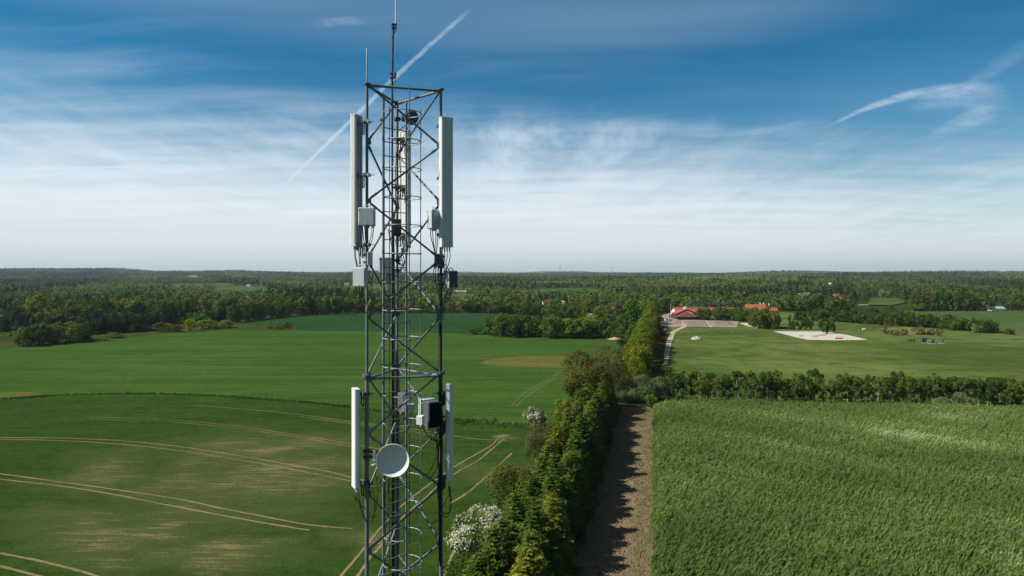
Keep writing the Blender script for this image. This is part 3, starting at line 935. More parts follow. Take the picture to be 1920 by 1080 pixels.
# ---------------------------------------------------------------- the tall willow crop (nobody could count its stems)
def willow_crop():
    rg = np.random.default_rng(77)
    N0 = 100000
    D = rg.uniform(58, 176, N0) ; side = rg.uniform(0, 1, N0)
    X0 = .209 * D + .35 + .3 * np.sin(D * .31) + .2 * np.sin(D * .83)
    X1 = .209 * D + 12 + D * .62
    X = X0 + side * (X1 - X0)
    keep = rg.random(N0) < (X1 - X0) / 121 * np.clip(1.25 - (D - 58) / 330, 0, 1)
    back = 175 - .085 * (X - 45)
    keep &= D < back + rg.uniform(-1, 1, N0)
    keep &= X < D * .80 + 6
    # plus a dense left face beside the soil
    X, D = X[keep], D[keep]
    nE = 4200
    De = rg.uniform(58, 175, nE); Xe = .209 * De + .25 + .3 * np.sin(De * .31) + .2 * np.sin(De * .83) + rg.normal(size=nE) * .3
    X = np.concatenate([X, Xe]); D = np.concatenate([D, De])
    n = len(X)
    nz = lambda a, b, c: np.sin(X * a + c) * np.sin(D * b + c * 1.7) + .6 * np.sin(X * a * 2.3 + D * b * 1.9 + c * 3)
    wind = nz(.06, .05, 1.0)
    patch = nz(.045, .09, 4.2) + .7 * nz(.16, .21, 2.0)
    H = rg.uniform(2.6, 3.5, n) + .25 * wind
    dist = np.clip((X - .209 * D) / 2.2, 0, 1)
    H *= .62 + .38 * dist
    la = rg.normal(0, .16, n) + .35 * wind + .12        # direction of the lean, around +X (to the right)
    lm = (.62 + .28 * wind + rg.normal(0, .13, n)) * H * .50
    dx = np.cos(la) * lm; dy = np.sin(la) * lm * .9
    LPN = 12
    u = np.linspace(.38, 1.0, LPN)
    Vs = []; Fs = []; As = []
    # stems: one thin curved ribbon of two quads
    w = .022
    b0 = np.stack([X, D, np.zeros(n)], -1)
    def at_(t):
        return b0 + np.stack([dx * t ** 1.8, dy * t ** 1.8, H * (t - .06 * t * t)], -1)
    up = np.array([0, w, 0])
    p0, p1, p2 = at_(0.0), at_(.55), at_(1.0)
    V = np.stack([p0 - up, p0 + up, p1 + up * .8, p1 - up * .8, p2], 1).reshape(-1, 3)
    i = np.arange(n) * 5
    Vs.append(V); Fs.append(np.stack([i, i + 1, i + 2, i + 3], -1)); As.append(np.full(n, .15))
    nb = 5 * n
    silver = np.clip(nz(.035, .10, 2.6) * .8 + nz(.17, .15, .3) * .5 - .28, 0, 1) * np.clip((X - .209 * D - 8) / 25, 0, 1)
    tone = np.clip(.42 + .15 * patch + .40 * silver + .10 * np.clip((X - 50) / 60, 0, 1) + rg.normal(0, .11, n), 0, 1)
    for q in u:
        t = np.clip(q + rg.uniform(-.03, .03, n), 0, 1)
        P = at_(t)
        g_ = np.stack([dx * 1.8 * t ** .8, dy * 1.8 * t ** .8, H * np.ones(n)], -1)
        tang = unit(g_)
        out = unit(rg.normal(size=(n, 3)) * np.array([1, 1, .3]) + np.array([.8, 0, 0]))
        al = unit(tang * 1.25 + out * .42)
        Nn = unit(np.cross(al, rg.normal(size=(n, 3))) * .8 + np.array([-.35, -.25, .60]))
        Lf = (.62 - .12 * q) * rg.uniform(.75, 1.2, n)
        Vl, Fl = diamonds(P + al * (Lf * .42)[:, None], Nn, Lf, .098 * rg.uniform(.7, 1.25, n), rg, al)
        Vs.append(Vl); Fs.append(Fl + nb); nb += len(Vl)
        As.append(np.clip(tone + rg.normal(0, .10, n) + .12 * (q - .6), 0, 1))
    V = np.vstack(Vs); F = np.vstack(Fs)
    return np_mesh('willow_crop', V, F, np.concatenate(As))


M_CROP = leaf_mat('willow_leaf', (.054, .103, .018), (.172, .238, .070), trans=.30, rough=.65, spec=.12, objvar=0, cc=(.34, .42, .22))
wc = link_mesh('willow_crop', willow_crop(), M_CROP)
tag(wc, 'dense tall grey-green willow crop leaning in the wind right of the bare soil', 'crop', kind='stuff')
sheet('crop_floor', [edgeL(20, .6), edgeL(176, .6), Vector((150, 168, 0)), Vector((240, 160, 0)), Vector((120, 20, 0))], .02, M_BASE, px=False)

# ---------------------------------------------------------------- tufted grass: balk, hedge foot, strip edge
def tufts(name, P, h, mat, label, seed, blades=7, w=.09, spread=.35):
    rg = np.random.default_rng(seed)
    P = np.repeat(np.asarray(P, float), blades, 0)
    n = len(P)
    P[:, :2] += rg.normal(0, spread, (n, 2))
    hh = h * rg.uniform(.5, 1.2, n)
    al = unit(np.stack([rg.normal(0, .35, n), rg.normal(0, .35, n), np.ones(n)], -1))
    C = P[:, :3] + al * (hh * .45)[:, None]
    Nn = unit(np.cross(al, rg.normal(size=(n, 3))))
    V, F = diamonds(C, Nn, hh, w * rg.uniform(.7, 1.3, n), rg, al)
    o = link_mesh(name, np_mesh(name, V, F, rg.uniform(0, 1, n)), mat)
    return tag(o, label, 'grass', kind='stuff')


M_TUFT = leaf_mat('tall_grass', (.018, .040, .008), (.050, .085, .018), trans=.2, objvar=0, cc=(.12, .13, .05))
M_TUFTY = leaf_mat('weed_grass', (.060, .090, .018), (.17, .17, .06), trans=.2, objvar=0)
rg = np.random.default_rng(4)
BP = catmull([G(*q) for q in balk], 60)
pts = []
for a, b_ in zip(BP[:-1], BP[1:]):
    L = (b_ - a).length
    dense = 2.6 * (2.2 if a.x > -22 else 1 if a.x > -60 else .8)
    for q in range(max(1, int(L * dense))):
        p = a.lerp(b_, rg.random()); pts.append((p.x, p.y + rg.normal(0, .40 + .5 * (p.x > -30) + .7 * (p.x > -22)), 0))
tufts('grass_balk', pts, .75, M_TUFT, 'dark line of tall grass dividing the two left fields', 41, 8, .16, .25)
pts = []
for q in range(2600):
    D = rg.uniform(64, 178); pts.append((.209 * D - 20.2 + rg.normal(0, .9) + (2 if D > 120 else 0), D, 0))
for q in range(900):
    D = rg.uniform(64, 182); pts.append((.209 * D - 10.4 + rg.normal(0, .6), D, 0))
tufts('hedge_grass', pts, .8, M_TUFT, 'rough grass along the foot of the spruce row', 42, 8, .12)
pts = []
for q in range(1500):
    D = rg.uniform(60, 176); pts.append((.209 * D + .25 + rg.normal(0, .25), D, .04))
for q in range(520):
    D = rg.uniform(60, 176); u_ = rg.uniform(0, 1) ** 1.3
    pts.append((.209 * D - .2 - 3.4 * u_, D, .04))
tufts('weed_fringe', pts, .38, M_TUFTY, 'yellowish weeds between the bare soil and the willow crop', 43, 7, .07, .22)

def clods():
    rg = np.random.default_rng(90)
    n = 5200
    D = rg.uniform(62, 176, n) ; U = rg.uniform(-10.2, -.6, n)
    s = rg.uniform(.06, .19, n) * rg.uniform(.6, 1.2, n)
    C = np.stack([.209 * D + U, D, .04 + s * .25], -1)
    base = np.array([[1, 0, 0], [0, 1, 0], [-1, 0, 0], [0, -1, 0], [0, 0, .9]])
    V = C[:, None, :] + base[None] * s[:, None, None] * (1 + rg.uniform(-.35, .35, (n, 5, 3)))
    f = np.array([[0, 1, 4], [1, 2, 4], [2, 3, 4], [3, 0, 4]])
    F = (np.arange(n)[:, None, None] * 5 + f[None]).reshape(-1, 3)
    return np_mesh('soil_clods', V.reshape(-1, 3), F)


o = link_mesh('soil_clods', clods(), pmat('clod', (.20, .15, .105), (.12, .088, .060), .95, scale=.9, spec=.1)); tag(o, 'loose earth clods scattered over the bare soil strip', 'soil', kind='stuff')
# ---------------------------------------------------------------- woods and belts in the middle distance
def mid_proto(kind, k):
    rg = np.random.default_rng(500 + k * 17 + len(kind) + ord(kind[0]))
    mb = MB()
    if kind == 'fir':
        h = 12.0
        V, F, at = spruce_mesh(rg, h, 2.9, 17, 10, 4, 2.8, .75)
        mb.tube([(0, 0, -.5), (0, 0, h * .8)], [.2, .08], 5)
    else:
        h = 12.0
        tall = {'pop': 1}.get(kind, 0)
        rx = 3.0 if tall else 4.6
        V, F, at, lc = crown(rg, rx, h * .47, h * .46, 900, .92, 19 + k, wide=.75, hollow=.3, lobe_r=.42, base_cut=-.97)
        mb.tube([(0, 0, -.5), (0, 0, h * .45), (.1, 0, h * .7)], [.22, .16, .06], 5)
    tm = mb.mesh('t')
    tv = np.array([q.co[:] for q in tm.vertices]); tf = [tuple(p.vertices) for p in tm.polygons if len(p.vertices) == 4]
    bpy.data.meshes.remove(tm)
    nV = len(V)
    V = np.vstack([V, tv]); F = np.vstack([F, np.array(tf) + nV])
    at = np.concatenate([at, np.full(len(tf), .1)])
    mi = np.zeros(len(F), int); mi[-len(tf):] = 1
    return np_mesh('tree_' + kind, V, F, at, mi)


MIDM = {}
def mid_tree(kind, loc, h, w, rz, name, label, cat, group, rg):
    mk = 'mid' if kind == 'pop' else kind
    k = int(rg.integers(3))
    key = (kind, k)
    if key not in MIDM:
        me = mid_proto(kind, k)
        me.materials.append(LEAF[mk]); me.materials.append(M_BARK)
        MIDM[key] = me
    o = bpy.data.objects.new(name, MIDM[key]); COL.objects.link(o)
    o.location = loc
    half = 2.9 if kind == 'fir' else (3.1 if kind == 'pop' else 4.8)
    o.scale = (w / 2 / half, w / 2 / half, h / 12.0)
    o.rotation_euler = (0, 0, rz)
    return tag(o, label, cat, group)


def pick(rg, kinds):
    ks = list(kinds); w = np.array([kinds[q] for q in ks], float); w /= w.sum()
    return ks[int(rg.choice(len(ks), p=w))]


NAMES = {'yellow2': 'leafy_tree', 'dark': 'leafy_tree', 'mid': 'leafy_tree', 'bright': 'leafy_tree', 'olive': 'leafy_tree', 'gold': 'leafy_tree', 'grey': 'leafy_tree', 'brown': 'leafy_tree',
         'fir': 'conifer_tree', 'pop': 'young_tree', 'yellow': 'leafy_tree', 'birch': 'leafy_tree'}
WORD = {'yellow2': 'light olive', 'dark': 'dark green', 'mid': 'mid green', 'bright': 'bright green', 'olive': 'olive green', 'gold': 'golden green', 'grey': 'pale grey-green', 'brown': 'brownish',
        'fir': 'dark conifer', 'pop': 'slim green', 'yellow': 'yellow-green', 'birch': 'dull green'}
BLOCK = []   # footprints of the woods built tree by tree, kept free of far woodland


def belt(line, rows, gap, step, h, w, kinds, where, seed, group=None, jit=.35, hvar=.15, grow=0.0):
    """trees along a line of view points on the ground; further rows behind it"""
    rg = np.random.default_rng(seed)
    P = [G(*q) for q in line]
    for r in range(rows):
        # walk the line
        segs = [(a, b) for a, b in zip(P[:-1], P[1:])]
        off = r * gap
        for a, b in segs:
            L = (b - a).length
            n = max(1, int(round(L / (step * (1 + .05 * r)))))
            for q in range(n):
                t = (q + rg.uniform(.5 - jit, .5 + jit)) / n
                p = a.lerp(b, t)
                dr = p.normalized()
                p = p + dr * (off + rg.uniform(-jit, jit) * gap)
                k = pick(rg, kinds)
                hh = h * rg.uniform(1 - hvar, 1 + hvar) * (1 + grow * r)
                ww = w * rg.uniform(.85, 1.2) * (.62 if k == 'fir' else 1)
                nm = NAMES[k]
                lab = f'{WORD[k]} {"tree" if k != "fir" else "tree"} {where}'
                mid_tree(k, (p.x, p.y, 0), hh, ww, rg.uniform(0, 6.28), nm, lab, 'tree', group or ('trees ' + where), rg)


# left: bushes and woods beyond the large green field
belt([(6, 652), (60, 649), (120, 643), (178, 638)], 2, 7, 8.5, 10.8, 11, {'olive': 4, 'mid': 3, 'dark': 2}, 'in the rounded clump at the far left of the field', 101, hvar=.12)
belt([(150, 629), (330, 617)], 3, 5, 4.6, 10.5, 11, {'fir': 1}, 'in the low dark plantation behind the field, far left', 102, hvar=.2)
belt([(0, 622), (150, 616), (330, 606), (420, 603)], 2, 7, 6.0, 10.5, 12, {'fir': 5, 'dark': 1}, 'in the dark front of the left-hand wood', 103)
belt([(-60, 612), (150, 606), (330, 600), (440, 597)], 3, 22, 9.0, 16.5, 13.5, {'mid': 4, 'dark': 3, 'olive': 3, 'bright': 1, 'fir': 2, 'gold': .35}, 'in the left-hand wood', 104, grow=.05)
belt([(432, 606), (470, 600), (520, 594.5), (560, 591), (620, 588.5), (700, 586.8)], 1, 8, 6.5, 16, 11, {'mid': 4, 'bright': 1, 'olive': 2, 'pop': 1}, 'along the front of the wood behind the mast', 105)
belt([(400, 600), (520, 589), (700, 583)], 2, 16, 9.5, 17.5, 12, {'mid': 3, 'dark': 3, 'olive': 2, 'fir': 3, 'bright': .6}, 'in the wood behind the mast', 106, grow=.03)
rg = np.random.default_rng(120)
for (px, top, D, lab) in [(537, 531, 690, 'tall dark spruce standing above the wood, first from the left'), (565, 533, 700, 'tall dark spruce standing above the wood, second from the left'), (580, 530, 690, 'tallest dark spruce standing above the wood left of the mast'),
                          (601, 532, 700, 'tall dark spruce standing above the wood, nearest the mast'), (550, 537, 680, 'shorter spruce between the tall ones above the wood')]:
    hh = HC - (top - HZ) * D / FPX
    mid_tree('fir', ((px - 960) / FPX * D, D, 0), hh, 12, 0, 'conifer_tree', lab, 'tree', 'tall spruces above the wood', rg)
# single trees and bushes on the verge
for (px, by, top, wpx, kind, lab, nm) in [
        (218, 634, 622.5, 36, 'olive', 'low rounded olive bush alone at the far edge of the large field', 'round_bush'),
        (270, 622, 602, 30, 'dark', 'dark green round tree on the verge behind the large field', 'round_tree'),
        (305, 622, 604, 40, 'olive', 'olive-brown scrub between the dark round tree and the pointed light tree', 'scrub_bush'),
        (330, 622, 608, 24, 'olive', 'olive scrub right of the wider olive-brown scrub', 'scrub_bush'),
        (240, 623, 616, 34, 'olive', 'low scrub left of the dark round tree', 'scrub_bush'),
        (356, 620, 594, 22, 'yellow', 'pointed light green tree on the verge behind the field', 'pointed_tree'),
        (366, 611, 585, 54, 'bright', 'broad fresh green tree behind the pointed light green tree', 'round_tree'),
        (380, 606, 590, 34, 'bright', 'fresh green tree behind the long low bush', 'round_tree'),
        (392, 617, 597, 46, 'yellow2', 'left half of the long low pale bush at the wood corner', 'willow_bush'),
        (418, 615, 599, 42, 'yellow2', 'right half of the long low pale bush at the wood corner', 'willow_bush'),
        (506, 616, 600, 22, 'yellow2', 'pale bush, left of the three on the verge before the dark field', 'scrub_bush'),
        (522, 617, 604, 26, 'olive', 'middle bush of the three on the verge before the dark field', 'scrub_bush'),
        (541, 616, 602, 18, 'dark', 'dark bush, right of the three on the verge before the dark field', 'scrub_bush'),
        (893, 627, 611, 24, 'dark', 'small dark tree standing left of the round tree belt', 'round_tree'),
        (912, 627, 617, 16, 'dark', 'low bush joining the small dark tree to the round tree belt', 'scrub_bush'),
        (70, 607, 550, 44, 'gold', 'large rust-gold tree towering in the left-hand wood', 'round_tree'),
        (88, 609, 572, 42, 'gold', 'lower yellow-green tree in front of the rust-gold tree', 'round_tree'),
        (128, 608, 572, 26, 'olive', 'olive tree right of the rust-gold tree', 'round_tree'),
        (1186, 622, 558, 46, 'bright', 'tall bright green tree left of the golden row', 'round_tree'),
        (1165, 626, 583, 40, 'bright', 'bright green tree right of the round tree belt', 'round_tree'),
        (1205, 612, 562, 34, 'bright', 'light green tree close to the far end of the golden row', 'round_tree'),
        (1190, 640, 600, 40, 'bright', 'broad fresh green tree against the golden row', 'round_tree'),
        (1170, 648, 626, 28, 'dark', 'dark bush at the near corner of the large field', 'scrub_bush'),
        (1182, 655, 630, 26, 'olive', 'olive bush against the near end of the golden row', 'scrub_bush'),
        (1210, 720, 681, 34, 'olive', 'olive-yellow tree between the golden row and the grey-green willow', 'round_tree'),
        (1172, 700, 664, 30, 'gold', 'first yellow-olive shrub before the golden row', 'scrub_bush'),
]:
    p = G(px, by); D = p.y
    mid_tree(kind, p, HC - (top - HZ) * D / FPX, wpx * D / FPX, px * .7, nm, lab, 'bush' if 'bush' in nm else 'tree', None, rg)
# the round belt between the fields and the belts behind it
belt([(922, 631.5), (1010, 633.5), (1080, 634.5), (1142, 634.5)], 2, 8, 6.6, 13.4, 11.5, {'bright': 3, 'mid': 4, 'dark': 2}, 'in the round-crowned belt at the far side of the large field', 107, hvar=.12)
belt([(852, 586.5), (900, 587), (960, 588.5), (1030, 594), (1100, 600), (1150, 604)], 2, 12, 7.5, 12.5, 12, {'mid': 4, 'dark': 3, 'olive': 2, 'gold': .5}, 'in the belt beyond the dark field', 108)
belt([(925, 582), (1000, 583)], 1, 8, 9, 15, 12, {'gold': 3, 'olive': 2}, 'with golden leaves in the belt beyond the dark field', 109)
belt([(700, 586.6), (850, 586.4)], 2, 12, 9, 11, 11, {'gold': 1, 'olive': 3, 'mid': 2}, 'behind the mast at the dark field', 119)
# around the riding centre
belt([(1268, 588.5), (1390, 587)], 1, 6, 6.5, 8.2, 5.6, {'pop': 3, 'mid': 2}, 'in the row of small cone-shaped trees behind the red riding hall', 130, hvar=.1)
belt([(1246, 579), (1300, 577.5), (1390, 577.5), (1460, 582), (1500, 583), (1580, 585)], 2, 22, 10, 16, 12.5, {'mid': 4, 'dark': 3, 'bright': 2, 'olive': 2}, 'in the wood behind the red-roofed buildings', 110, grow=.04)
belt([(1160, 590), (1250, 585)], 2, 20, 10, 14, 12, {'mid': 4, 'dark': 3, 'bright': 1}, 'behind the golden row', 111)
belt([(1309, 600), (1345, 600.5), (1386, 602)], 2, 5, 4.6, 11.0, 7.4, {'mid': 3, 'pop': 1}, 'in the clipped rows in front of the long red-roofed hall', 112, hvar=.08)
belt([(1388, 603), (1440, 604)], 2, 8, 5.5, 10.5, 8.5, {'mid': 3, 'olive': 2}, 'between the paved yard and the red farmhouse', 113)
belt([(1412, 616), (1462, 617)], 3, 7, 5.2, 12.5, 9, {'olive': 3, 'mid': 2, 'birch': 3}, 'in the loose grove beside the sand patch', 114, hvar=.2)
belt([(1474, 618), (1530, 617), (1568, 619)], 1, 4, 4.2, 8.6, 4.6, {'pop': 3, 'dark': 3, 'mid': 2}, 'in the line of slim young trees behind the arena', 115, hvar=.2)
belt([(1490, 600), (1560, 603), (1620, 607), (1700, 612), (1780, 617), (1870, 626)], 2, 10, 7.0, 9.0, 9.5, {'dark': 5, 'mid': 3, 'fir': 1}, 'in the long dark hedge wood right of the arena', 116, hvar=.18)
belt([(1560, 596), (1640, 600), (1730, 606)], 1, 8, 8.0, 11, 9.5, {'dark': 5, 'mid': 2}, 'at the back of the long dark hedge wood', 118, hvar=.18)
belt([(1706, 582.5), (1790, 582), (1850, 582)], 2, 14, 9.5, 20, 13.5, {'olive': 4, 'birch': 3, 'dark': 2}, 'in the tall olive wood behind the pale green field', 117)
belt([(1880, 581), (1980, 581)], 1, 16, 10, 17, 13, {'bright': 2, 'mid': 4, 'dark': 2}, 'at the right-hand end of the tall wood', 121)
for (px, by, top, wpx, kind, lab, nm) in [
        (1663, 626, 606, 14, 'brown', 'brownish bush at the left end of the dry reeds', 'scrub_bush'), (1677, 629, 618, 18, 'olive', 'low olive bush in front of the dry reeds', 'scrub_bush'),
        (1694, 628, 617, 16, 'dark', 'dark low bush in the middle of the dry reeds', 'scrub_bush'), (1722, 627, 611, 26, 'olive', 'largest grey-olive bush in the dry reeds', 'scrub_bush'),
        (1745, 628, 614, 16, 'brown', 'brown bush right of the largest bush in the reeds', 'scrub_bush'), (1762, 630, 612, 12, 'olive', 'upright olive bush at the right end of the dry reeds', 'scrub_bush'),
        (1735, 628, 619, 16, 'dark', 'small dark bush hugging the largest reed-bed bush', 'scrub_bush'), (1890, 627, 613, 26, 'mid', 'green bush past the right end of the hedge wood', 'scrub_bush'),
        (1832, 624, 606, 22, 'grey', 'pale grey-green tree near the right end of the hedge wood', 'round_tree'), (1790, 620, 598, 20, 'bright', 'fresh green tree in the hedge wood', 'round_tree'),
        (1575, 597, 587, 16, 'grey', 'pale round bush at the left end of the hedge wood', 'round_bush'), (1548, 626, 600, 14, 'pop', 'slim young tree alone right of the young row', 'young_tree'),
        (1562, 623, 597, 12, 'dark', 'last slim dark tree behind the arena corner', 'young_tree'), (1246, 715, 683, 26, 'olive', 'olive bush at the foot of the golden row, beside the path end', 'scrub_bush')]:
    p = G(px, by); D = p.y
    mid_tree(kind, p, HC - (top - HZ) * D / FPX, wpx * D / FPX, px * .7, nm, lab, 'bush' if 'bush' in nm else 'tree', None, rg)
rr = np.random.default_rng(8)
pts = []
c = G(1708, 621)
for q in range(500):
    a_ = rr.uniform(0, 6.28); r2 = rr.uniform(0, 1) ** .5
    pts.append((c.x + 17 * r2 * math.cos(a_), c.y + 15 * r2 * math.sin(a_), 0))
tufts('dry_reeds', pts, 1.6, leaf_mat('dry_reed', (.16, .135, .07), (.27, .22, .13), objvar=0), 'tan dry reeds among bushes in front of the hedge wood', 44, 6, .35, 1.0)

# ---------------------------------------------------------------- far woodland as one mass
FAR0 = [(1316, 850, 535, 9, 'o', 'small orange-red roof in the wood above the riding hall'), (1451, 2600, 516, 8, 'g', 'far white church-like gable on the wooded hillside'),
       (1568, 760, 551, 10, 'o', 'orange roof, left of the pair among trees above the arena'), (1583, 750, 554, 14, 'o', 'orange roof, right of the pair among trees above the arena'),
       (1557, 740, 561, 6, 'r', 'tiny red roof below the pair of orange roofs'), (1786, 1350, 533, 14, 'o', 'lone orange roof above the tall olive wood'),
       (1502, 900, 550, 12, 'g', 'grey and white house in the trees, left of its neighbour'), (1512, 900, 549, 9, 'g', 'grey and white house in the trees, right of its neighbour'),
       (1537, 910, 550, 9, 'g', 'small pale house alone above the arena'), (1628, 2500, 525, 34, 'g', 'far white factory hall, left of two'),
       (1650, 2500, 525, 34, 'r', 'far pale factory hall with reddish roof, right of two'), (362, 3200, 514, 60, 'g', 'long white greenhouse on the far left hills'),
       (466, 1750, 533, 10, 'g', 'white house beside the pale meadow, far left'), (479, 1760, 533, 10, 's', 'dark-roofed house beside the white one, far left'),
       (650, 1500, 528, 14, 'g', 'pale barn directly left of the mast'), (10, 520, 588, 7, 'g', 'white house half hidden at the left edge of the wood'),
       (1380, 1250, 546, 8, 'r', 'small faded red roof in the wood behind the farmhouse'), (1393, 1250, 548, 6, 'g', 'tiny pale house right of the faded red roof'),
       (1562, 2600, 519, 20, 'g', 'pale quarry hall on the far right hillside'), (1300, 3000, 520, 12, 'w', 'tiny white farm on the far pale field'),
       (1173, 2600, 522, 16, 'g', 'pale farm cluster right of the second far mast'), (1027, 900, 562, 16, 'd', 'dull red roof in the trees behind the round-crowned belt'),
       (1058, 880, 564, 8, 'g', 'pale gable behind the round-crowned belt'), (858, 1000, 556, 4, 'd', 'tiny orange house on the pale strip right of the mast'),
       (67, 2700, 517, 10, 'w', 'tiny white house on the far left hills'), (1735, 2900, 531, 10, 'w', 'tiny white house in the far right woods'),
       (1556, 2000, 530, 8, 'w', 'tiny white gable in the far woods above the pair of orange roofs')]

FAR = []
for (px, D, top, L, rf, lab) in FAR0:
    L = L * .7
    if D < 2400 and D > 600:        # stand each house where an 11 m ridge shows at the height the view has it
        for q in range(40):
            D = .5 * D + .5 * (HC - 11.0 - hz((px - 960) / FPX * D, D)) * FPX / (top - HZ)
        D = min(max(D, 720), 3200)
    FAR.append((px, D, top, L, rf, lab))
HOLES = [(px, D, 6 + FPX * L / 2 / D) for (px, D, top, L, rf, lab) in FAR]
CLEAR = [  # centre azimuth (view px), nearest and farthest distance, half-width in px, trees lowered in front by
    (450, 1250, 1700, 55), (560, 1900, 2500, 75), (1060, 1180, 1500, 70), (868, 880, 1200, 26), (1310, 3000, 4200, 110), (1625, 2500, 3100, 50),
    (1660, 760, 960, 34), (1730, 800, 900, 20), (300, 2300, 2700, 40), (1240, 3300, 4200, 50), (700, 1350, 1750, 50), (1030, 1700, 2000, 40), (375, 1700, 2000, 60)]


def far_field(c):
    px, d0, d1, hw = c
    rg = np.random.default_rng(int(px))
    nd, nw = 10, 12
    V = []
    ph = rg.uniform(0, 6)
    for i in range(nd + 1):
        D = d0 + (d1 - d0) * i / nd
        for j in range(nw + 1):
            e = math.sin(math.pi * (i + .6) / (nd + 1.2)) ** .35
            q = px + hw * 1.04 * e * (2 * j / nw - 1) + 6 * math.sin(i * .9 + ph)
            x = (q - 960) / FPX * D
            V.append((x, D, hz(x, D) + 1.2))
    F = [(i * (nw + 1) + j, i * (nw + 1) + j + 1, (i + 1) * (nw + 1) + j + 1, (i + 1) * (nw + 1) + j) for i in range(nd) for j in range(nw)]
    o = link_mesh('field', np_mesh('field', V, F), M_FARF)
    tag(o, kind='structure')


for c in CLEAR: far_field(c)


def far_woods(name, Da, Db, seed, label):
    rg = np.random.default_rng(seed)
    Vs = []; Fs = []; As = []; nb = 0
    D = Da
    while D < Db:
        sp = 8.6 * (1 + D / 5200)
        step = 13 + .011 * D
        lo, hi = -D * math.tan(R(41)), D * math.tan(R(41))
        n = int((hi - lo) / sp)
        X = lo + (np.arange(n) + rg.uniform(0, 1, n)) * sp
        Y = D + rg.uniform(-.5, .5, n) * step
        px = 960 + FPX * X / Y
        keep = np.ones(n, bool); low = np.ones(n)
        for (cx, d0, d1, hw) in CLEAR:
            wv = hw * (1 + .12 * np.sin(Y * .013 + cx))
            ins = (np.abs(px - cx) < wv)
            keep &= ~(ins & (Y > d0) & (Y < d1))
            fr = ins & (Y <= d0) & (Y > d0 * .72)
            low = np.where(fr, .66, low)
        # the strip between the built belts and this wood: open on the right, near the farm
        for (hx, hd, hw_) in HOLES:
            keep &= ~((np.abs(px - hx) < hw_) & (Y < hd + 6) & (Y > hd * .965))
        if D < 830:
            keep &= ~((px > 1600) & (px < 1700) & (Y < 960))
        keep &= ~((px > 700) & (px < 1180) & (Y < 680))
        keep &= ~((px > 1860) & (Y < 800)) 
        X, Y, px, low = X[keep], Y[keep], px[keep], low[keep]
        n = len(X)
        if n:
            Z = hills(X, Y)
            kindn = np.sin(X * .011 + 1) * np.sin(Y * .006 + 2) + .7 * np.sin(X * .027 + Y * .013) + .5 * np.sin(X * .06 - Y * .03)
            clump = 1 + .35 * np.clip(np.sin(X * .003 + 1) * np.sin(X * .0077 + Y * .004), 0, 1) * (Y > 2500)
            con = (kindn + rg.normal(0, .45, n)) < -1.0
            Hh = np.where(con, rg.uniform(13, 18, n), rg.uniform(10, 15.5, n)) * low * clump
            Rr = np.where(con, rg.uniform(2.4, 3.4, n), rg.uniform(4.2, 6.4, n)) * (1 + D / 9000)
            wide_ = np.sin(X * .0045 + 2) * np.sin(Y * .0021 + .5) + .6 * np.sin(X * .0019 - Y * .0033 + 1)
            tone = np.clip(.46 + .14 * kindn + .27 * wide_ + rg.normal(0, .14, n), .12, 1)
            tone = np.where(con, rg.uniform(0, .12, n), tone)
            m = 60 if D < 900 else 40 if D < 1400 else 24 if D < 2400 else 12 if D < 4200 else 7
            lf = {60: 2.2, 40: 2.7, 24: 3.5, 12: 5.2, 7: 7.5}[m]
            o = unit(rg.normal(size=(n, m, 3)) + np.array([0, -.35, .35]))
            rr_ = rg.uniform(.72, 1.05, (n, m, 1))
            zf = (o[..., 2:] * rr_ * .5 + .5)
            body = np.where(con[:, None, None], 1.25 - zf, 1.0)
            C = np.concatenate([o[..., :2] * rr_ * body * Rr[:, None, None], zf * Hh[:, None, None]], -1)
            C += np.stack([X, Y, Z], -1)[:, None, :]
            Nn = unit(o + rg.normal(size=o.shape) * .30 + np.array([0, 0, .35])).reshape(-1, 3)
            V, F = diamonds(C.reshape(-1, 3), Nn, lf * rg.uniform(.7, 1.3, n * m), lf * .8 * rg.uniform(.7, 1.2, n * m), rg)
            Vs.append(V); Fs.append(F + nb); nb += len(V)
            As.append(np.clip(np.repeat(tone, m) + rg.normal(0, .05, n * m), 0, 1))
        D += step
    me = np_mesh(name, np.vstack(Vs), np.vstack(Fs), np.concatenate(As))
    o = link_mesh(name, me, M_FOREST)
    tag(o, label, 'woodland', kind='stuff')
    return me


def forest_mat():
    m, g, b = new_mat('far_woodland')
    at = g.n.new('ShaderNodeAttribute'); at.attribute_name = 'v'
    c = g.ramp(at.outputs['Fac'], [(0, (.010, .022, .006)), (.14, (.017, .036, .008)), (.22, (.036, .068, .012)), (.5, (.058, .100, .019)), (.78, (.090, .130, .026)), (1.0, (.15, .155, .035))])
    g.put(b.inputs['Base Color'], c)
    b.inputs['Roughness'].default_value = .9; b.inputs['Specular IOR Level'].default_value = .05
    return m


M_FOREST = forest_mat()
far_woods('woodland', 655, 1500, 201, 'mixed woodland filling the middle distance behind the fields')
far_woods('distant_woodland', 1500, 8600, 202, 'far wooded hills fading blue towards the horizon')
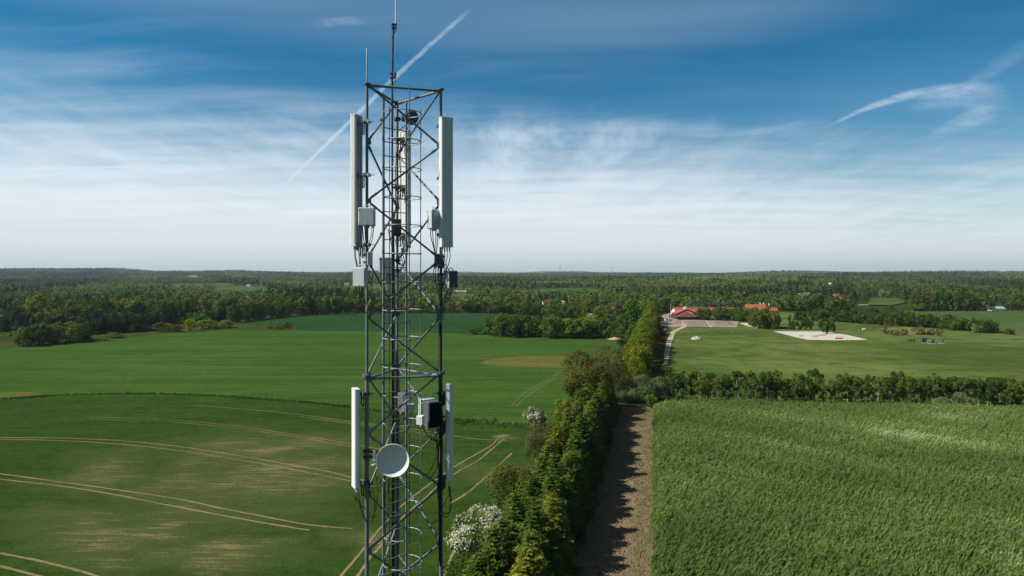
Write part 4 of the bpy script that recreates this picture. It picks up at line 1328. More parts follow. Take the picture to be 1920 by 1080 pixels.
# ---------------------------------------------------------------- buildings
M_TILE = pmat('red_tiles', (.36, .088, .068), (.27, .066, .052), .75, scale=.8, bump=.2, spec=.2, stretch=(1, 6))
M_TILEO = pmat('orange_tiles', (.38, .120, .066), (.29, .088, .050), .75, scale=.8, spec=.2)
M_TILED = pmat('dark_red_tiles', (.17, .050, .044), (.13, .040, .036), .8, scale=.8, spec=.2)
M_SLATE = pmat('dark_roof', (.030, .036, .055), (.024, .030, .045), .7, scale=.5)
M_GREYR = pmat('grey_roof', (.34, .36, .38), (.28, .30, .32), .7, scale=.5)
M_WHITE = pmat('white_wall', (.78, .77, .74), (.70, .69, .66), .8, scale=.7)
M_BRICK = pmat('brick_wall', (.24, .11, .075), (.18, .085, .06), .85, scale=2)
M_DWALL = pmat('dark_timber', (.045, .045, .05), (.03, .03, .034), .8, scale=2)
M_GLASS = pmat('window_glass', (.03, .04, .05), (.02, .03, .04), .15, scale=2)


def house(name, loc, L, W, eave, ridge, rz, wall, roof, label, cat='house', chimneys=(), wins=0, door=False, trim=None, skylight=0, group=None):
    """gabled house, ridge along its local x, L long, W deep"""
    root = empty(name, loc, label, cat, group, rz)
    l, w = L / 2, W / 2
    mb = MB()
    vs = [(-l, -w, 0), (l, -w, 0), (l, w, 0), (-l, w, 0), (-l, -w, eave), (l, -w, eave), (l, w, eave), (-l, w, eave), (-l, 0, ridge - .05), (l, 0, ridge - .05)]
    mb.add(vs, [(0, 1, 5, 4), (2, 3, 7, 6), (1, 2, 6, 9, 5), (3, 0, 4, 8, 7), (4, 5, 9, 8), (6, 7, 8, 9)])
    mb.build('wall', wall, root)
    rb = MB()
    ov = .5; t = .22
    sl = (ridge - eave) / w
    for sg in (-1, 1):
        yo = sg * (w + ov); zo = eave - sl * ov
        a = [(-l - ov, 0, ridge), (l + ov, 0, ridge), (l + ov, yo, zo), (-l - ov, yo, zo)]
        b_ = [(x, y, z + t) for x, y, z in a]
        rb.add(a + b_, [(0, 1, 2, 3), (7, 6, 5, 4), (0, 3, 7, 4), (1, 5, 6, 2), (3, 2, 6, 7), (0, 4, 5, 1)])
    ro = rb.build('roof', roof, root)
    for cx in chimneys:
        MB().box((cx, 0, ridge + .5), (.9, .9, 1.8)).box((cx, 0, ridge + 1.5), (1.1, 1.1, .25)).build('chimney', M_WHITE, ro)
    for k in range(skylight):
        x = -l + L * (k + .5) / skylight
        MB().box((x, -w * .5, (eave + ridge) / 2 + t + .12), (1.4, 1.0, .10), M=Matrix.Rotation(math.atan(sl), 4, 'X')).build('skylight', M_GLASS, ro)
    for k in range(wins):
        x = -l + L * (k + .5) / wins
        if door and k == wins // 2:
            d = MB().box((x, -w - .03, 1.1), (1.2, .1, 2.2)).build('door', M_DWALL, root)
            continue
        f = MB().box((x, -w - .03, eave * .55), (1.5, .08, 1.3)).build('window', trim or M_WHITE, root)
        MB().box((x, -w - .08, eave * .55), (1.25, .04, 1.05)).build('pane', M_GLASS, f)
    return root


def at(px, D, z=None):
    x = (px - 960) / FPX * D
    return Vector((x, D, hz(x, D) if z is None else z))


# riding centre
house('riding_hall', at(1323, 566), 53, 18, 4.4, 7.7, 0, M_WHITE, M_TILE, 'long red-roofed riding hall mostly hidden behind the clipped tree rows', 'building', wins=9)
hall = [o for o in SC.objects if o.name.startswith('riding_hall')][0]
rl = MB(); rl.box((-10, -.2, 8.15), (18, 1.4, .45)); rl.box((15, -.2, 8.1), (7, 1.4, .4)); rl.build('ridge_light', M_GREYR, hall)
an = house('club_house', at(1283.5, 543), 14, 17, 4.2, 7.8, R(90), M_DWALL, M_TILE, 'red gabled club house with a dark hipped porch and white gable band', 'building')
# white boards on its gable, windows and the hipped porch roof
gb = MB()
W2 = 8.5
for sg in (-1, 1):
    gb.add([(-7.12, 0, 6.9), (-7.12, sg * 5.2, 4.75), (-7.12, sg * 5.2, 3.9), (-7.12, 0, 5.9), (-7.25, 0, 6.9), (-7.25, sg * 5.2, 4.75), (-7.25, sg * 5.2, 3.9), (-7.25, 0, 5.9)],
           [(0, 1, 2, 3), (4, 5, 6, 7), (0, 1, 5, 4), (3, 2, 6, 7), (1, 2, 6, 5)])
gb.build('gable_board', M_WHITE, an)
pr_ = MB()
hw, dp = 10.5, 8.0
vs = [(-7.3, -hw, 2.7), (-7.3, hw, 2.7), (-7.3 - dp, hw * .9, 2.3), (-7.3 - dp, -hw * .9, 2.3), (-7.3, 0, 5.6), (-9.4, 0, 5.6)]
pr_.add(vs, [(0, 4, 1), (1, 4, 5, 2), (2, 5, 3), (3, 5, 4, 0), (0, 1, 2, 3)])
pr_.build('porch_roof', M_TILED, an)
pp = MB()
for q in range(7): pp.box((-7.3 - dp + .4, -hw * .85 + q * hw * .283, 1.15), (.3, .3, 2.3))
pp.box((-11, 0, 1.1), (6.5, 17, 2.2))
pp.build('porch_wall', M_DWALL, an)
MB().box((-3, 0, 8.6), (2.4, 2.4, 1.6)).build('roof_vent', M_WHITE, an)
house('farmhouse', at(1416, 625), 17, 9, 3.4, 7.8, R(-4), M_WHITE, M_TILEO, 'orange-red farmhouse with white chimneys beyond the tree rows', chimneys=(4.5, 7.5), wins=5)
house('farm_wing', at(1442, 628), 8, 7, 3.2, 6.6, R(70), M_BRICK, M_TILEO, 'orange-roofed wing of the farm with a white gable edge', chimneys=(3.5,))
house('farm_shed', at(1451, 620), 5, 5, 2.6, 5.0, 0, M_BRICK, M_TILEO, 'small orange-roofed shed right of the farmhouse', 'shed')
house('barn', at(1322, 690), 38, 12, 5.2, 8.2, 0, M_DWALL, M_SLATE, 'long barn with blue-black roof rising behind the riding hall', 'barn', skylight=5)
house('barn', at(1122, 520), 17, 8, 3.5, 5.2, 0, M_WHITE, M_GREYR, 'low pale grey roof behind the round-crowned belt', 'barn')
house('barn', at(862, 1230), 24, 8, 4, 6.5, 0, M_WHITE, M_GREYR, 'pale long barn just right of the mast', 'barn')
house('white_house', at(1156, 650), 5, 7, 5.5, 8.8, R(90), M_WHITE, M_SLATE, 'white gabled house with dark roof among trees left of the golden row')
house('white_house', at(1163, 655), 8, 6, 5, 7.8, 0, M_WHITE, M_SLATE, 'dark-roofed wing beside the white gabled house')
# scattered far houses: px, D, y of roof ridge
RFM = {'o': M_TILEO, 'g': M_GREYR, 'r': M_TILE, 's': M_SLATE, 'w': M_WHITE, 'd': M_TILED}
for (px, D, top, L, rf, lab) in FAR:
    p = at(px, D)
    hh = max(4.0, min(13.0, HC - (top - HZ) * D / FPX - p.z))
    house('far_house', (p.x, p.y, p.z), L, max(6, L * .35), hh * .55, hh, (px % 7) * .06, M_WHITE, RFM[rf], lab, 'house')
house('long_farm', at(1846, 664), 15, 8, 2.6, 4.4, 0, M_DWALL, M_SLATE, 'dark-roofed low farm at the far edge of the pale green field', 'house', wins=4)
house('long_farm', at(1869, 662), 11, 7, 2.2, 4.0, 0, M_WHITE, M_GREYR, 'low white-walled wing at the right end of the dark-roofed farm', 'house')
house('white_house', at(1858, 658), 7, 4.5, 2.2, 5.2, R(90), M_WHITE, M_SLATE, 'small white gable in the middle of the low dark farm')

# flagpole, boards, heap, cars
fp = empty('flagpole', at(1257.5, 552, 0), 'tall white flagpole left of the club house', 'flagpole')
MB().tube([(0, 0, 0), (0, 0, 11.8)], [.16, .09], 8).build('pole', M_WHITE, fp)
MB().tube([(0, 0, 11.8), (0, 0, 12.0)], .16, 8).build('finial', M_WHITE, fp)
MB().tube([(0, 0, 0), (0, 0, .35)], .4, 10).build('base', M_GREYR, fp)
kb = empty('container', at(1253.5, 490, 0), 'white site container beside the far end of the golden row', 'container')
MB().box((0, 0, 1.8), (5.4, 3.2, 3.0), bev=.05).build('body', M_WHITE, kb)
MB().box((0, 0, 3.36), (5.6, 3.4, .1)).build('roof', M_GREYR, kb)
d_ = MB().box((-1.2, -1.64, 1.5), (.9, .06, 2.1)).build('door', M_GREYR, kb)
MB().box((1.0, -1.64, 2.1), (1.3, .06, .9)).build('window', M_GLASS, kb)
MB().box((0, 0, .15), (5.0, 2.6, .3)).build('skid', M_DWALL, kb)
kk = empty('kiosk', at(1258, 556, 0), 'dark kiosk with white roof beside the flagpole', 'kiosk')
MB().box((0, 0, 1.3), (3.0, 2.6, 2.6)).build('wall', M_DWALL, kk)
MB().box((0, 0, 2.85), (3.6, 3.2, .5), bev=.08).build('roof', M_WHITE, kk)
MB().box((0, -1.34, 1.5), (1.6, .06, 1.0)).build('window', M_GLASS, kk)


def heap(name, p, rx, ry, h, mat, label, cat, seed, lumps=60, ls=.5):
    rg = np.random.default_rng(seed)
    mb = MB()
    for q in range(lumps):
        a_ = rg.uniform(0, 6.28); r_ = rg.uniform(0, 1) ** .5
        z = h * (1 - r_) * rg.uniform(.5, 1)
        s = ls * rg.uniform(.6, 1.5)
        mb.box((rx * r_ * math.cos(a_), ry * r_ * math.sin(a_), z * .8 + s * .2), (s, s * rg.uniform(.6, 1.2), s * rg.uniform(.5, .9)), bev=s * .15,
               M=Matrix.Rotation(rg.uniform(0, 6.28), 4, 'Z') @ Matrix.Rotation(rg.uniform(-.6, .6), 4, 'X'))
    n = 14
    vs = [(0, 0, h * .82)]
    for k in range(n):
        t = 6.283 * k / n; j = 1 + .12 * math.sin(3 * t + seed)
        vs.append((rx * .55 * j * math.cos(t), ry * .55 * j * math.sin(t), h * .45))
    for k in range(n):
        t = 6.283 * k / n; j = 1 + .12 * math.sin(3 * t + seed)
        vs.append((rx * j * math.cos(t), ry * j * math.sin(t), 0))
    fs = [(0, 1 + k, 1 + (k + 1) % n) for k in range(n)] + [(1 + k, 1 + n + k, 1 + n + (k + 1) % n, 1 + (k + 1) % n) for k in range(n)]
    mb.add(vs, fs)
    o = mb.build(name, mat, None, p)
    return tag(o, label, cat)


heap('rubble_heap', G(1306, 637), 2.7, 2.0, 2.6, pmat('pale_rubble', (.55, .54, .52), (.30, .29, .28), .9, scale=.7), 'pale grey rubble heap alone on the meadow', 'heap', 5, 70, .8)
heap('soil_heap', G(1249, 619), 2.6, 2.0, 1.5, pmat('tan_soil', (.42, .31, .21), (.33, .24, .16), .95, scale=.7), 'small tan soil heap left of the path bend', 'heap', 6, 20, .4)
heap('soil_heap', G(1152, 636), 4.2, 3.0, 1.6, bpy.data.materials['tan_soil'], 'tan soil heap at the far corner of the large field', 'heap', 7, 20, .4)
CARP = {}


def car(p, rz, col, lab):
    c_ = empty('parked_car', p, lab, 'car', 'cars parked beside the club house', rz)
    M_P = pmat('car_paint_' + lab.split()[0], col, tuple(q * .9 for q in col), .25, scale=1)
    mb = MB()
    prof = [(-2.1, .35), (2.1, .35), (2.15, .75), (1.35, .95), (-1.9, 1.0), (-2.15, .8)]
    n = len(prof)
    mb.add([(x, -.85, z) for x, z in prof] + [(x, .85, z) for x, z in prof], [tuple(range(n)), tuple(range(n, 2 * n))[::-1]] + [(k, (k + 1) % n, n + (k + 1) % n, n + k) for k in range(n)])
    mb.build('body', M_P, c_)
    cb = MB()
    pr2 = [(-1.8, 1.0), (1.1, .97), (.4, 1.42), (-1.4, 1.45)]
    cb.add([(x, -.72, z) for x, z in pr2] + [(x, .72, z) for x, z in pr2], [(0, 1, 2, 3), (7, 6, 5, 4), (0, 1, 5, 4), (1, 2, 6, 5), (3, 0, 4, 7)])
    cb.build('windows', M_GLASS, c_)
    MB().box((-.5, 0, 1.47), (1.8, 1.4, .06), bev=.02).build('roof', M_P, c_)
    for sx in (-1.3, 1.3):
        for sy in (-.8, .8):
            MB().tube([(sx, sy - .1, .33), (sx, sy + .1, .33)], .33, 12).build('wheel', M_DWALL, c_)


car(at(1240.5, 538, .05), .3, (.5, .03, .02), 'red car parked highest in the yard by the golden row')
car(at(1242, 522, .05), .2, (.55, .57, .6), 'silver car parked between the red car and the white container')
car(at(1247, 523, .05), .25, (.05, .08, .14), 'blue-black car parked right of the silver car')

# rows of low hitching rails in the paved yard
rail0 = None
rows = [(1268, 1283, 604), (1268, 1284, 607), (1290, 1328, 604.5), (1290, 1330, 607.5), (1291, 1332, 610.5), (1338, 1368, 604.5), (1340, 1373, 607.5), (1343, 1378, 610.5)]
M_RAIL = pmat('grey_timber', (.22, .19, .16), (.16, .14, .12), .9, scale=2)
for i, (a_, b_, yy) in enumerate(rows):
    p, q = G(a_, yy), G(b_, yy)
    L = q.x - p.x
    r_ = empty('yard_rail', ((p.x + q.x) / 2, p.y, .05), f'low timber rail in the paved yard, {ordw(i + 1)} from the left and back', 'rail', 'low rails in the paved yard')
    MB().box((0, 0, .9), (L, .16, .14)).box((0, 0, .5), (L, .1, .1)).build('rail', M_RAIL, r_)
    pm = MB()
    k = int(L / 2.4)
    for j in range(k + 1): pm.box((-L / 2 + L * j / k, .14, .5), (.16, .12, 1.0))
    pm.build('posts', M_RAIL, r_)['kind'] = 'stuff'

# jumps on the arena
M_RED = pmat('red_paint', (.6, .06, .03), None, .5); M_YEL = pmat('yellow_paint', (.75, .50, .04), None, .5); M_BLU = pmat('pale_blue_paint', (.45, .58, .72), None, .5)
for (px, py, bar, w_, lab) in [(1528, 631.5, M_BLU, 3.4, 'white and pale blue horse jump, leftmost on the sand'), (1535, 630, M_WHITE, 3.0, 'all-white horse jump behind the pale blue one'),
                               (1543, 629.5, M_YEL, 3.2, 'white horse jump with a yellow panel'), (1573, 636, M_RED, 4.4, 'white horse jump with a red panel at the front edge of the sand'),
                               (1502, 631, M_BLU, 2.6, 'small faded jump alone on the left of the sand'), (1573, 632.5, M_WHITE, 3.6, 'white horse jump behind the red-panelled one')]:
    j_ = empty('horse_jump', G(px, py, .06), lab, 'jump', 'horse jumps on the sand arena')
    for sx in (-1, 1):
        MB().box((sx * w_ / 2, 0, .75), (.14, .14, 1.5)).box((sx * (w_ / 2 + .35), 0, .55), (.08, .08, 1.1)).box((sx * (w_ / 2 + .17), 0, .9), (.4, .07, .08)).box((sx * (w_ / 2 + .17), 0, .4), (.4, .07, .08)).box((sx * (w_ / 2 + .17), 0, .04), (.6, .6, .08)).build('wing', M_WHITE, j_)
    for k, z in enumerate((1.15, .85)):
        MB().tube([(-w_ / 2, -.1, z), (w_ / 2, -.1, z)], .06, 8).build('pole', bar if k else M_WHITE, j_)
    MB().box((0, -.05, .35), (w_ * .9, .12, .6)).build('panel', bar, j_)
# dark wooden training obstacles on the meadow
M_TIM = pmat('dark_boards', (.050, .065, .085), (.035, .045, .060), .8, scale=1.5, stretch=(1, 1, 4))
M_PAD = pmat('pale_pad', (.42, .42, .38), None, .9)
for (px, py, kind, lab) in [(1708, 640, 'table', 'low dark timber table obstacle, leftmost on the meadow'), (1731.5, 643, 'pair', 'two leaning dark board slabs, tallest of the meadow obstacles'),
                            (1747, 644.5, 'slab', 'leaning dark board wedge between the tall slabs and the low frame'), (1763, 643.5, 'frame', 'low dark frame with one upright fin, rightmost obstacle')]:
    o_ = empty('timber_obstacle', G(px, py), lab, 'obstacle', 'dark timber obstacles on the right meadow')
    S = G(px, py).y / FPX
    b = MB()
    lean = Matrix.Rotation(R(14), 4, 'Y')
    if kind == 'table':
        b.box((0, 0, 3.2 * S), (14 * S, 5 * S, 1.0 * S))
        for sx in (-5.5, 0, 5.5): b.box((sx * S, 0, 1.4 * S), (.9 * S, 3 * S, 2.8 * S))
    elif kind == 'pair':
        for sx in (-3.0, 2.6): b.box((sx * S, 0, 5 * S), (3.2 * S, 5 * S, 10.5 * S), M=lean)
        b.box((0, 0, 3.5 * S), (5 * S, 3 * S, 1.5 * S))
    elif kind == 'slab':
        b.box((1.2 * S, 0, 4.3 * S), (4 * S, 5 * S, 8.6 * S), M=Matrix.Rotation(R(18), 4, 'Y')); b.box((-3.0 * S, 0, 1.6 * S), (3.5 * S, 4 * S, 3 * S), M=Matrix.Rotation(R(-25), 4, 'Y'))
    else:
        b.box((4.4 * S, 0, 4 * S), (1.6 * S, 4 * S, 8 * S), M=Matrix.Rotation(R(5), 4, 'Y')); b.box((-2 * S, 0, 2.0 * S), (9 * S, 1.2 * S, .9 * S)); b.box((-6 * S, 0, 1.1 * S), (1.4 * S, 1.4 * S, 2.2 * S)); b.box((-.5 * S, 0, 1.1 * S), (1.4 * S, 1.4 * S, 2.2 * S))
    b.build('boards', M_TIM, o_)
    if kind != 'table': MB().box((0, -2 * S, .10), (11 * S, 9 * S, .2)).build('pad', M_PAD, o_)
o_ = empty('feed_trough', G(1620, 619.5), 'small white trough alone on the meadow behind the arena', 'trough')
MB().box((0, 0, .75), (2.0, 1.0, .8), bev=.1).build('basin', M_WHITE, o_); MB().box((-.7, 0, .2), (.12, .8, .4)).box((.7, 0, .2), (.12, .8, .4)).build('legs', M_GREYR, o_)
o_ = empty('judge_hut', G(1543, 622), 'tiny grey judge hut on the far edge of the arena', 'hut')
MB().box((0, 0, .75), (1.9, 1.6, 1.5)).build('wall', M_DWALL, o_); MB().box((0, 0, 1.6), (2.2, 1.9, .22), bev=.04).build('roof', M_DWALL, o_)

# pylons, far masts
M_PYL = pmat('pylon_steel', (.20, .22, .23), None, .6)
pyl = []
for i, (px, D, top, hh) in enumerate([(52, 1550, 513, 36), (168, 1900, 514, 34), (252, 2050, 513.5, 36), (272, 2350, 514, 36), (292, 2700, 514, 36), (310, 3000, 514, 36)]):
    p = at(px, D)
    hh = HC - (top - HZ) * D / FPX - p.z
    r_ = empty('power_pylon', p, f'lattice power pylon in the left-hand woods, {ordw(i + 1)} from the left edge', 'pylon', 'power pylons across the left woods')
    mb = MB(); w0 = 3.4; tk = .16 * D / 1500
    for sx in (-1, 1):
        for sy in (-1, 1): mb.tube([(sx * w0, sy * w0, 0), (sx * .7, sy * .7, hh * .7), (0, 0, hh)], tk, 4)
    for k in range(7):
        z0, z1 = hh * .7 * k / 7, hh * .7 * (k + 1) / 7
        a_, b_ = w0 - (w0 - .7) * k / 7, w0 - (w0 - .7) * (k + 1) / 7
        for s in (-1, 1):
            mb.tube([(-a_, s * a_, z0), (b_, s * b_, z1)], tk * .6, 3); mb.tube([(a_, s * a_, z0), (-b_, s * b_, z1)], tk * .6, 3)
    mb.build('lattice', M_PYL, r_)
    for z, L in ((hh * .70, 7.5), (hh * .82, 6)):
        MB().tube([(-L, 0, z), (0, 0, z + 1.2), (L, 0, z)], tk, 4).tube([(-L, 0, z), (L, 0, z)], tk, 4).build('crossarm', M_PYL, r_)
    pyl.append((p, hh))
for i in range(len(pyl) - 1):
    (p, h0), (q, h1) = pyl[i], pyl[i + 1]
    for sx, zf in ((-7, .70), (7, .70), (0, 1.0)):
        a_ = p + Vector((sx, 0, h0 * zf - .5)); b_ = q + Vector((sx, 0, h1 * zf - .5))
        pt = []
        for k in range(13):
            t = k / 12; c_ = a_.lerp(b_, t); c_.z -= 7 * 4 * t * (1 - t); pt.append(c_)
        o = MB().tube(pt, .09, 4).build('power_line', M_PYL)
        tag(o, 'thin power line sagging between two lattice pylons over the left woods', 'cable', 'power lines between the pylons')
for (px, D, top, lab) in [(1050, 4200, 496.5, 'thin far mast on the horizon, left and taller of two'), (1147, 4800, 501, 'thin far mast on the horizon, right and shorter of two')]:
    p = at(px, D); hh = HC - (top - HZ) * D / FPX - p.z
    m_ = empty('far_mast', p, lab, 'mast', 'far masts on the horizon')
    MB().tube([(0, 0, 0), (0, 0, hh)], [1.3, .8], 6).build('shaft', M_PYL, m_)
    MB().tube([(0, 0, hh * .82), (0, 0, hh * .97)], 1.7, 6).build('antenna', M_PYL, m_)
q = G(1505, 582); o_ = empty('lamp_post', (q.x, q.y, 0), 'slim pale post before the wood right of the farmhouse', 'post')
MB().tube([(0, 0, 0), (0, 0, 15)], [.18, .12], 6).build('post', M_GREYR, o_); MB().box((0, -.5, 15), (.5, 1.2, .2)).build('lamp_head', M_GREYR, o_)
# ---------------------------------------------------------------- the lattice mast
def steel(name, c1, c2, rough=.6, metal=.15, dirt=.5):
    m, g, b = new_mat(name)
    co = g.n.new('ShaderNodeTexCoord').outputs['Object']
    n = g.noise(co, 9, 6, .7); n2 = g.noise(g.scaled(co, 1, 1, .25), 14, 4, .6); sp = g.noise(co, 60, 2, .5)
    c = g.mix(g.step(n, .35, .7), c1, c2)
    c = g.mix(g.m('MULTIPLY', g.step(n2, .5, .72), dirt * .5), c, tuple(q * .45 for q in c1))
    c = g.mix(g.m('MULTIPLY', g.step(sp, .5, .75), .25), c, tuple(min(1, q * 1.5) for q in c2))
    g.put(b.inputs['Base Color'], c)
    g.put(b.inputs['Roughness'], g.m('ADD', rough - .1, g.m('MULTIPLY', n, .25)))
    b.inputs['Metallic'].default_value = metal
    bn = g.n.new('ShaderNodeBump'); bn.inputs['Strength'].default_value = .15; bn.inputs['Distance'].default_value = .01
    g.put(bn.inputs['Height'], sp); g.put(b.inputs['Normal'], bn.outputs[0])
    return m


M_GALV = steel('galvanised_steel', (.165, .195, .225), (.12, .145, .17))
M_GALVL = steel('bright_zinc', (.36, .40, .44), (.28, .31, .35), .45, .4)
M_DARKS = steel('dark_clamp_steel', (.06, .07, .08), (.035, .04, .05), .55, .3)
M_CABLE = pmat('black_cable', (.010, .011, .013), (.016, .017, .020), .45, scale=8, spec=.4)
M_GREENC = pmat('green_cable', (.02, .16, .05), (.015, .11, .04), .5, scale=8)
M_YELC = pmat('yellow_tag', (.55, .50, .05), None, .5)
M_RAD = steel('radome_light', (.76, .78, .79), (.69, .71, .72), .5, 0, .16)
M_RADG = steel('radome_grey', (.68, .72, .75), (.62, .66, .69), .55, 0, .2)
M_BACK = steel('panel_back', (.36, .39, .41), (.31, .34, .36), .5, .25, .3)
M_UNIT = steel('unit_grey', (.52, .57, .62), (.47, .52, .57), .55, 0, .25)
M_UNITD = steel('unit_dark', (.10, .12, .135), (.075, .09, .10), .55, .1, .3)
M_FIN = steel('black_fins', (.022, .025, .028), (.014, .016, .018), .5, .2, .2)
M_CONC = pmat('concrete', (.36, .35, .33), (.28, .27, .25), .9, scale=2, bump=.2)
M_LABEL = pmat('label_white', (.75, .76, .76), None, .5)

PA = Vector((-2.911, 13.70, 0)); ang0 = R(16); SIDE = 1.5
PB = PA + SIDE * Vector((math.cos(ang0), math.sin(ang0), 0))
PC = PA + SIDE * Vector((math.cos(ang0 + R(60)), math.sin(ang0 + R(60)), 0))
CEN = (PA + PB + PC) / 3
ZT = 3.83 + HC; DZ = 1.172
zk = lambda k: ZT - DZ * k
NK = 32


def TP(px, py, d):
    return Vector(((px - 960) / FPX * d, d, HC - (py - HZ) * d / FPX))


mast = empty('lattice_mast', (CEN.x, CEN.y, 0), 'tall triangular lattice mast of galvanised steel with caged ladder, standing in the field', 'mast')
def rel(v, o=None):
    return Vector(v) - (mast.location if o is None else o)


for P, what in ((PA, 'front left'), (PB, 'front right'), (PC, 'rear')):
    mb = MB()
    p = rel(P)
    zf = zk(5)
    mb.tube([p + Vector((0, 0, zf)), p + Vector((0, 0, ZT))], .029, 14)
    mb.tube([p + Vector((0, 0, .3)), p + Vector((0, 0, zf))], .040, 14)
    for k in range(5, NK + 1, 5):
        z = zk(k)
        for dz in (-.022, .010):
            mb.tube([p + Vector((0, 0, z + dz)), p + Vector((0, 0, z + dz + .016))], .088, 16)
        for q in range(6):
            a = q * math.pi / 3
            c = p + Vector((.068 * math.cos(a), .068 * math.sin(a), z))
            mb.tube([c - Vector((0, 0, .05)), c + Vector((0, 0, .05))], .011, 6)
    mb.tube([p + Vector((0, 0, ZT - .01)), p + Vector((0, 0, ZT + .012))], .072, 14)
    for k in range(1, NK):
        z = zk(k)
        for d in (PA, PB, PC):
            if d is P: continue
            t = (d - P).normalized()
            mb.box(p + t * .055 + Vector((0, 0, z)), (.06, .008, .09), rz=math.atan2(t.y, t.x))
    # step-like clamps now and then
    lg = mb.build('tower_leg', M_GALV, mast); lg['label'] = what + ' leg tube'


def brace(a, b, r=.0205):
    mb = MB()
    a = rel(a); b = rel(b)
    t = (b - a).normalized()
    a2 = a + t * .07; b2 = b - t * .07
    mb.tube([a2 + t * .14, b2 - t * .14], r, 10)
    for s, q in ((1, a2), (-1, b2)):
        mb.tube([q, q + t * s * .04, q + t * s * .17, q + t * s * .19], [r * .75, r * 1.25, r * 1.25, r], 10)
        u = t.cross(Vector((0, 0, 1))).normalized()
        mb.tube([q + t * s * .05 - u * .035, q + t * s * .05 + u * .035], .010, 6)
    return mb.build('brace', M_GALV, mast)


for k in range(NK):
    z0, z1 = Vector((0, 0, zk(k))), Vector((0, 0, zk(k + 1)))
    e = (k % 2 == 0)
    brace((PA if e else PB) + z0, (PB if e else PA) + z1)       # camera-side face
    brace((PB if e else PC) + z0, (PC if e else PB) + z1)
    brace((PC if e else PA) + z0, (PA if e else PC) + z1)
for k in range(0, NK + 1, 5):
    z = Vector((0, 0, zk(k) - (.03 if k == 0 else .06)))
    for a, b in ((PA, PB), (PB, PC), (PC, PA)):
        t = (b - a).normalized()
        mb = MB().tube([rel(a + t * .05 + z), rel(b - t * .05 + z)], .026, 10)
        for q in (rel(a + t * .10 + z), rel(b - t * .10 + z)):
            mb.tube([q - t * .07, q + t * .07], .034, 10)
        mb.build('frame_bar', M_GALV, mast)
# lightning rod on the front left leg
p = rel(PA)
MB().tube([p + Vector((0, 0, ZT)), p + Vector((0, 0, ZT + .70)), p + Vector((0, 0, ZT + .72))], [.014, .012, .006], 8).build('lightning_rod', M_GALVL, mast)
mb = MB()
for P in (PA, PB, PC):
    mb.prism([(-.5, -.5), (.5, -.5), (.5, .5), (-.5, .5)], -.2, .32, Matrix.Translation(rel(P)))
mb.build('footing', M_CONC, mast)

# ladder with its safety cage
LC = Vector(((754.5 - 960) / FPX * 14.12, 14.12, 0)); LR = .392
L1 = LC + Vector((-LR, 0, 0)); L2 = LC + Vector((.02, LR, 0))
mb = MB()
mb.tube([rel(L1 + Vector((0, 0, .5))), rel(L1 + Vector((0, 0, ZT - .14)))], .027, 10)
mb.tube([rel(L2 + Vector((0, 0, .5))), rel(L2 + Vector((0, 0, ZT - .14)))], .022, 10)
for k in range(0, NK, 2):
    z = Vector((0, 0, zk(k) - .55 * DZ))
    mb.tube([rel(L1 + z + Vector((0, -.03, 0))), rel(L1 + z + Vector((0, -.20, 0)))], .012, 6)
    mb.box(rel(L1 + z + Vector((-.01, -.06, 0))), (.10, .03, .05))
    mb.tube([rel(L2 + z), rel(PC + z)], .014, 6)
ladder = mb.build('ladder', M_GALV, mast)
rmb = MB(); nr = 0
ztop = HC + (515 - 239) * 14.12 / FPX
z = ztop; i = 0
while z > .8:
    t = rmb if i >= 90 else MB()
    t.tube([rel(L1 + Vector((0, 0, z))), rel(L2 + Vector((0, 0, z)))], .0115, 6)
    if i < 90: t.build('rung', M_GALV, ladder)
    z -= .2895; i += 1
rmb.build('rung', M_GALV, ladder)['kind'] = 'stuff'
z = HC + (515 - 213) * 14.12 / FPX; i = 0
hmb = MB()
while z > 2.4:
    t = hmb if i >= 60 else MB()
    pts = []
    for q in range(25):
        a = math.pi + (1.5 * math.pi) * q / 24
        pts.append(rel(LC + Vector((LR * math.cos(a), LR * math.sin(a), z))))
    t.tube(pts, .0105, 6)
    if i < 60: t.build('cage_hoop', M_GALVL, ladder)
    z -= .580; i += 1
if hmb.v: hmb.build('cage_hoop', M_GALVL, ladder)['kind'] = 'stuff'
for a, r_ in ((R(238), .0085), (R(300), .010), (R(350), .0095)):
    q = LC + Vector((LR * math.cos(a), LR * math.sin(a), 0))
    zt = ZT - .42 if a != R(300) else ZT - .05
    MB().tube([rel(q + Vector((0, 0, 2.5))), rel(q + Vector((0, 0, zt)))], r_, 6).build('cage_bar', M_GALV, ladder)

# cable run down the rear leg
crng = random.Random(12)
CR = PC + Vector((-.075, -.10, 0))
mb = MB()
for q in range(9):
    x = (q % 3) * .021 - .021; y = (q // 3) * .02
    zt = HC + [1.15, .95, 1.35, .7, 1.2, .5, .9, 1.1, .2][q]
    pts = []
    zz = zt
    while zz > .5:
        pts.append(rel(CR + Vector((x + crng.uniform(-.005, .005), y + crng.uniform(-.004, .004), zz)))); zz -= .8
    mb.tube(pts, .0115, 6)
mb.build('cable_run', M_CABLE, mast)
mb = MB()
for x in (-.045, .045): mb.box(rel(PC + Vector((x + .02, -.03, 0))) + Vector((0, 0, 16.8)), (.012, .05, 33))
zz = HC - .9
while zz > 2: mb.box(rel(PC + Vector((.02, -.03, zz))), (.09, .03, .02)); zz -= .45
mb.build('cable_tray', M_GALVL, mast)

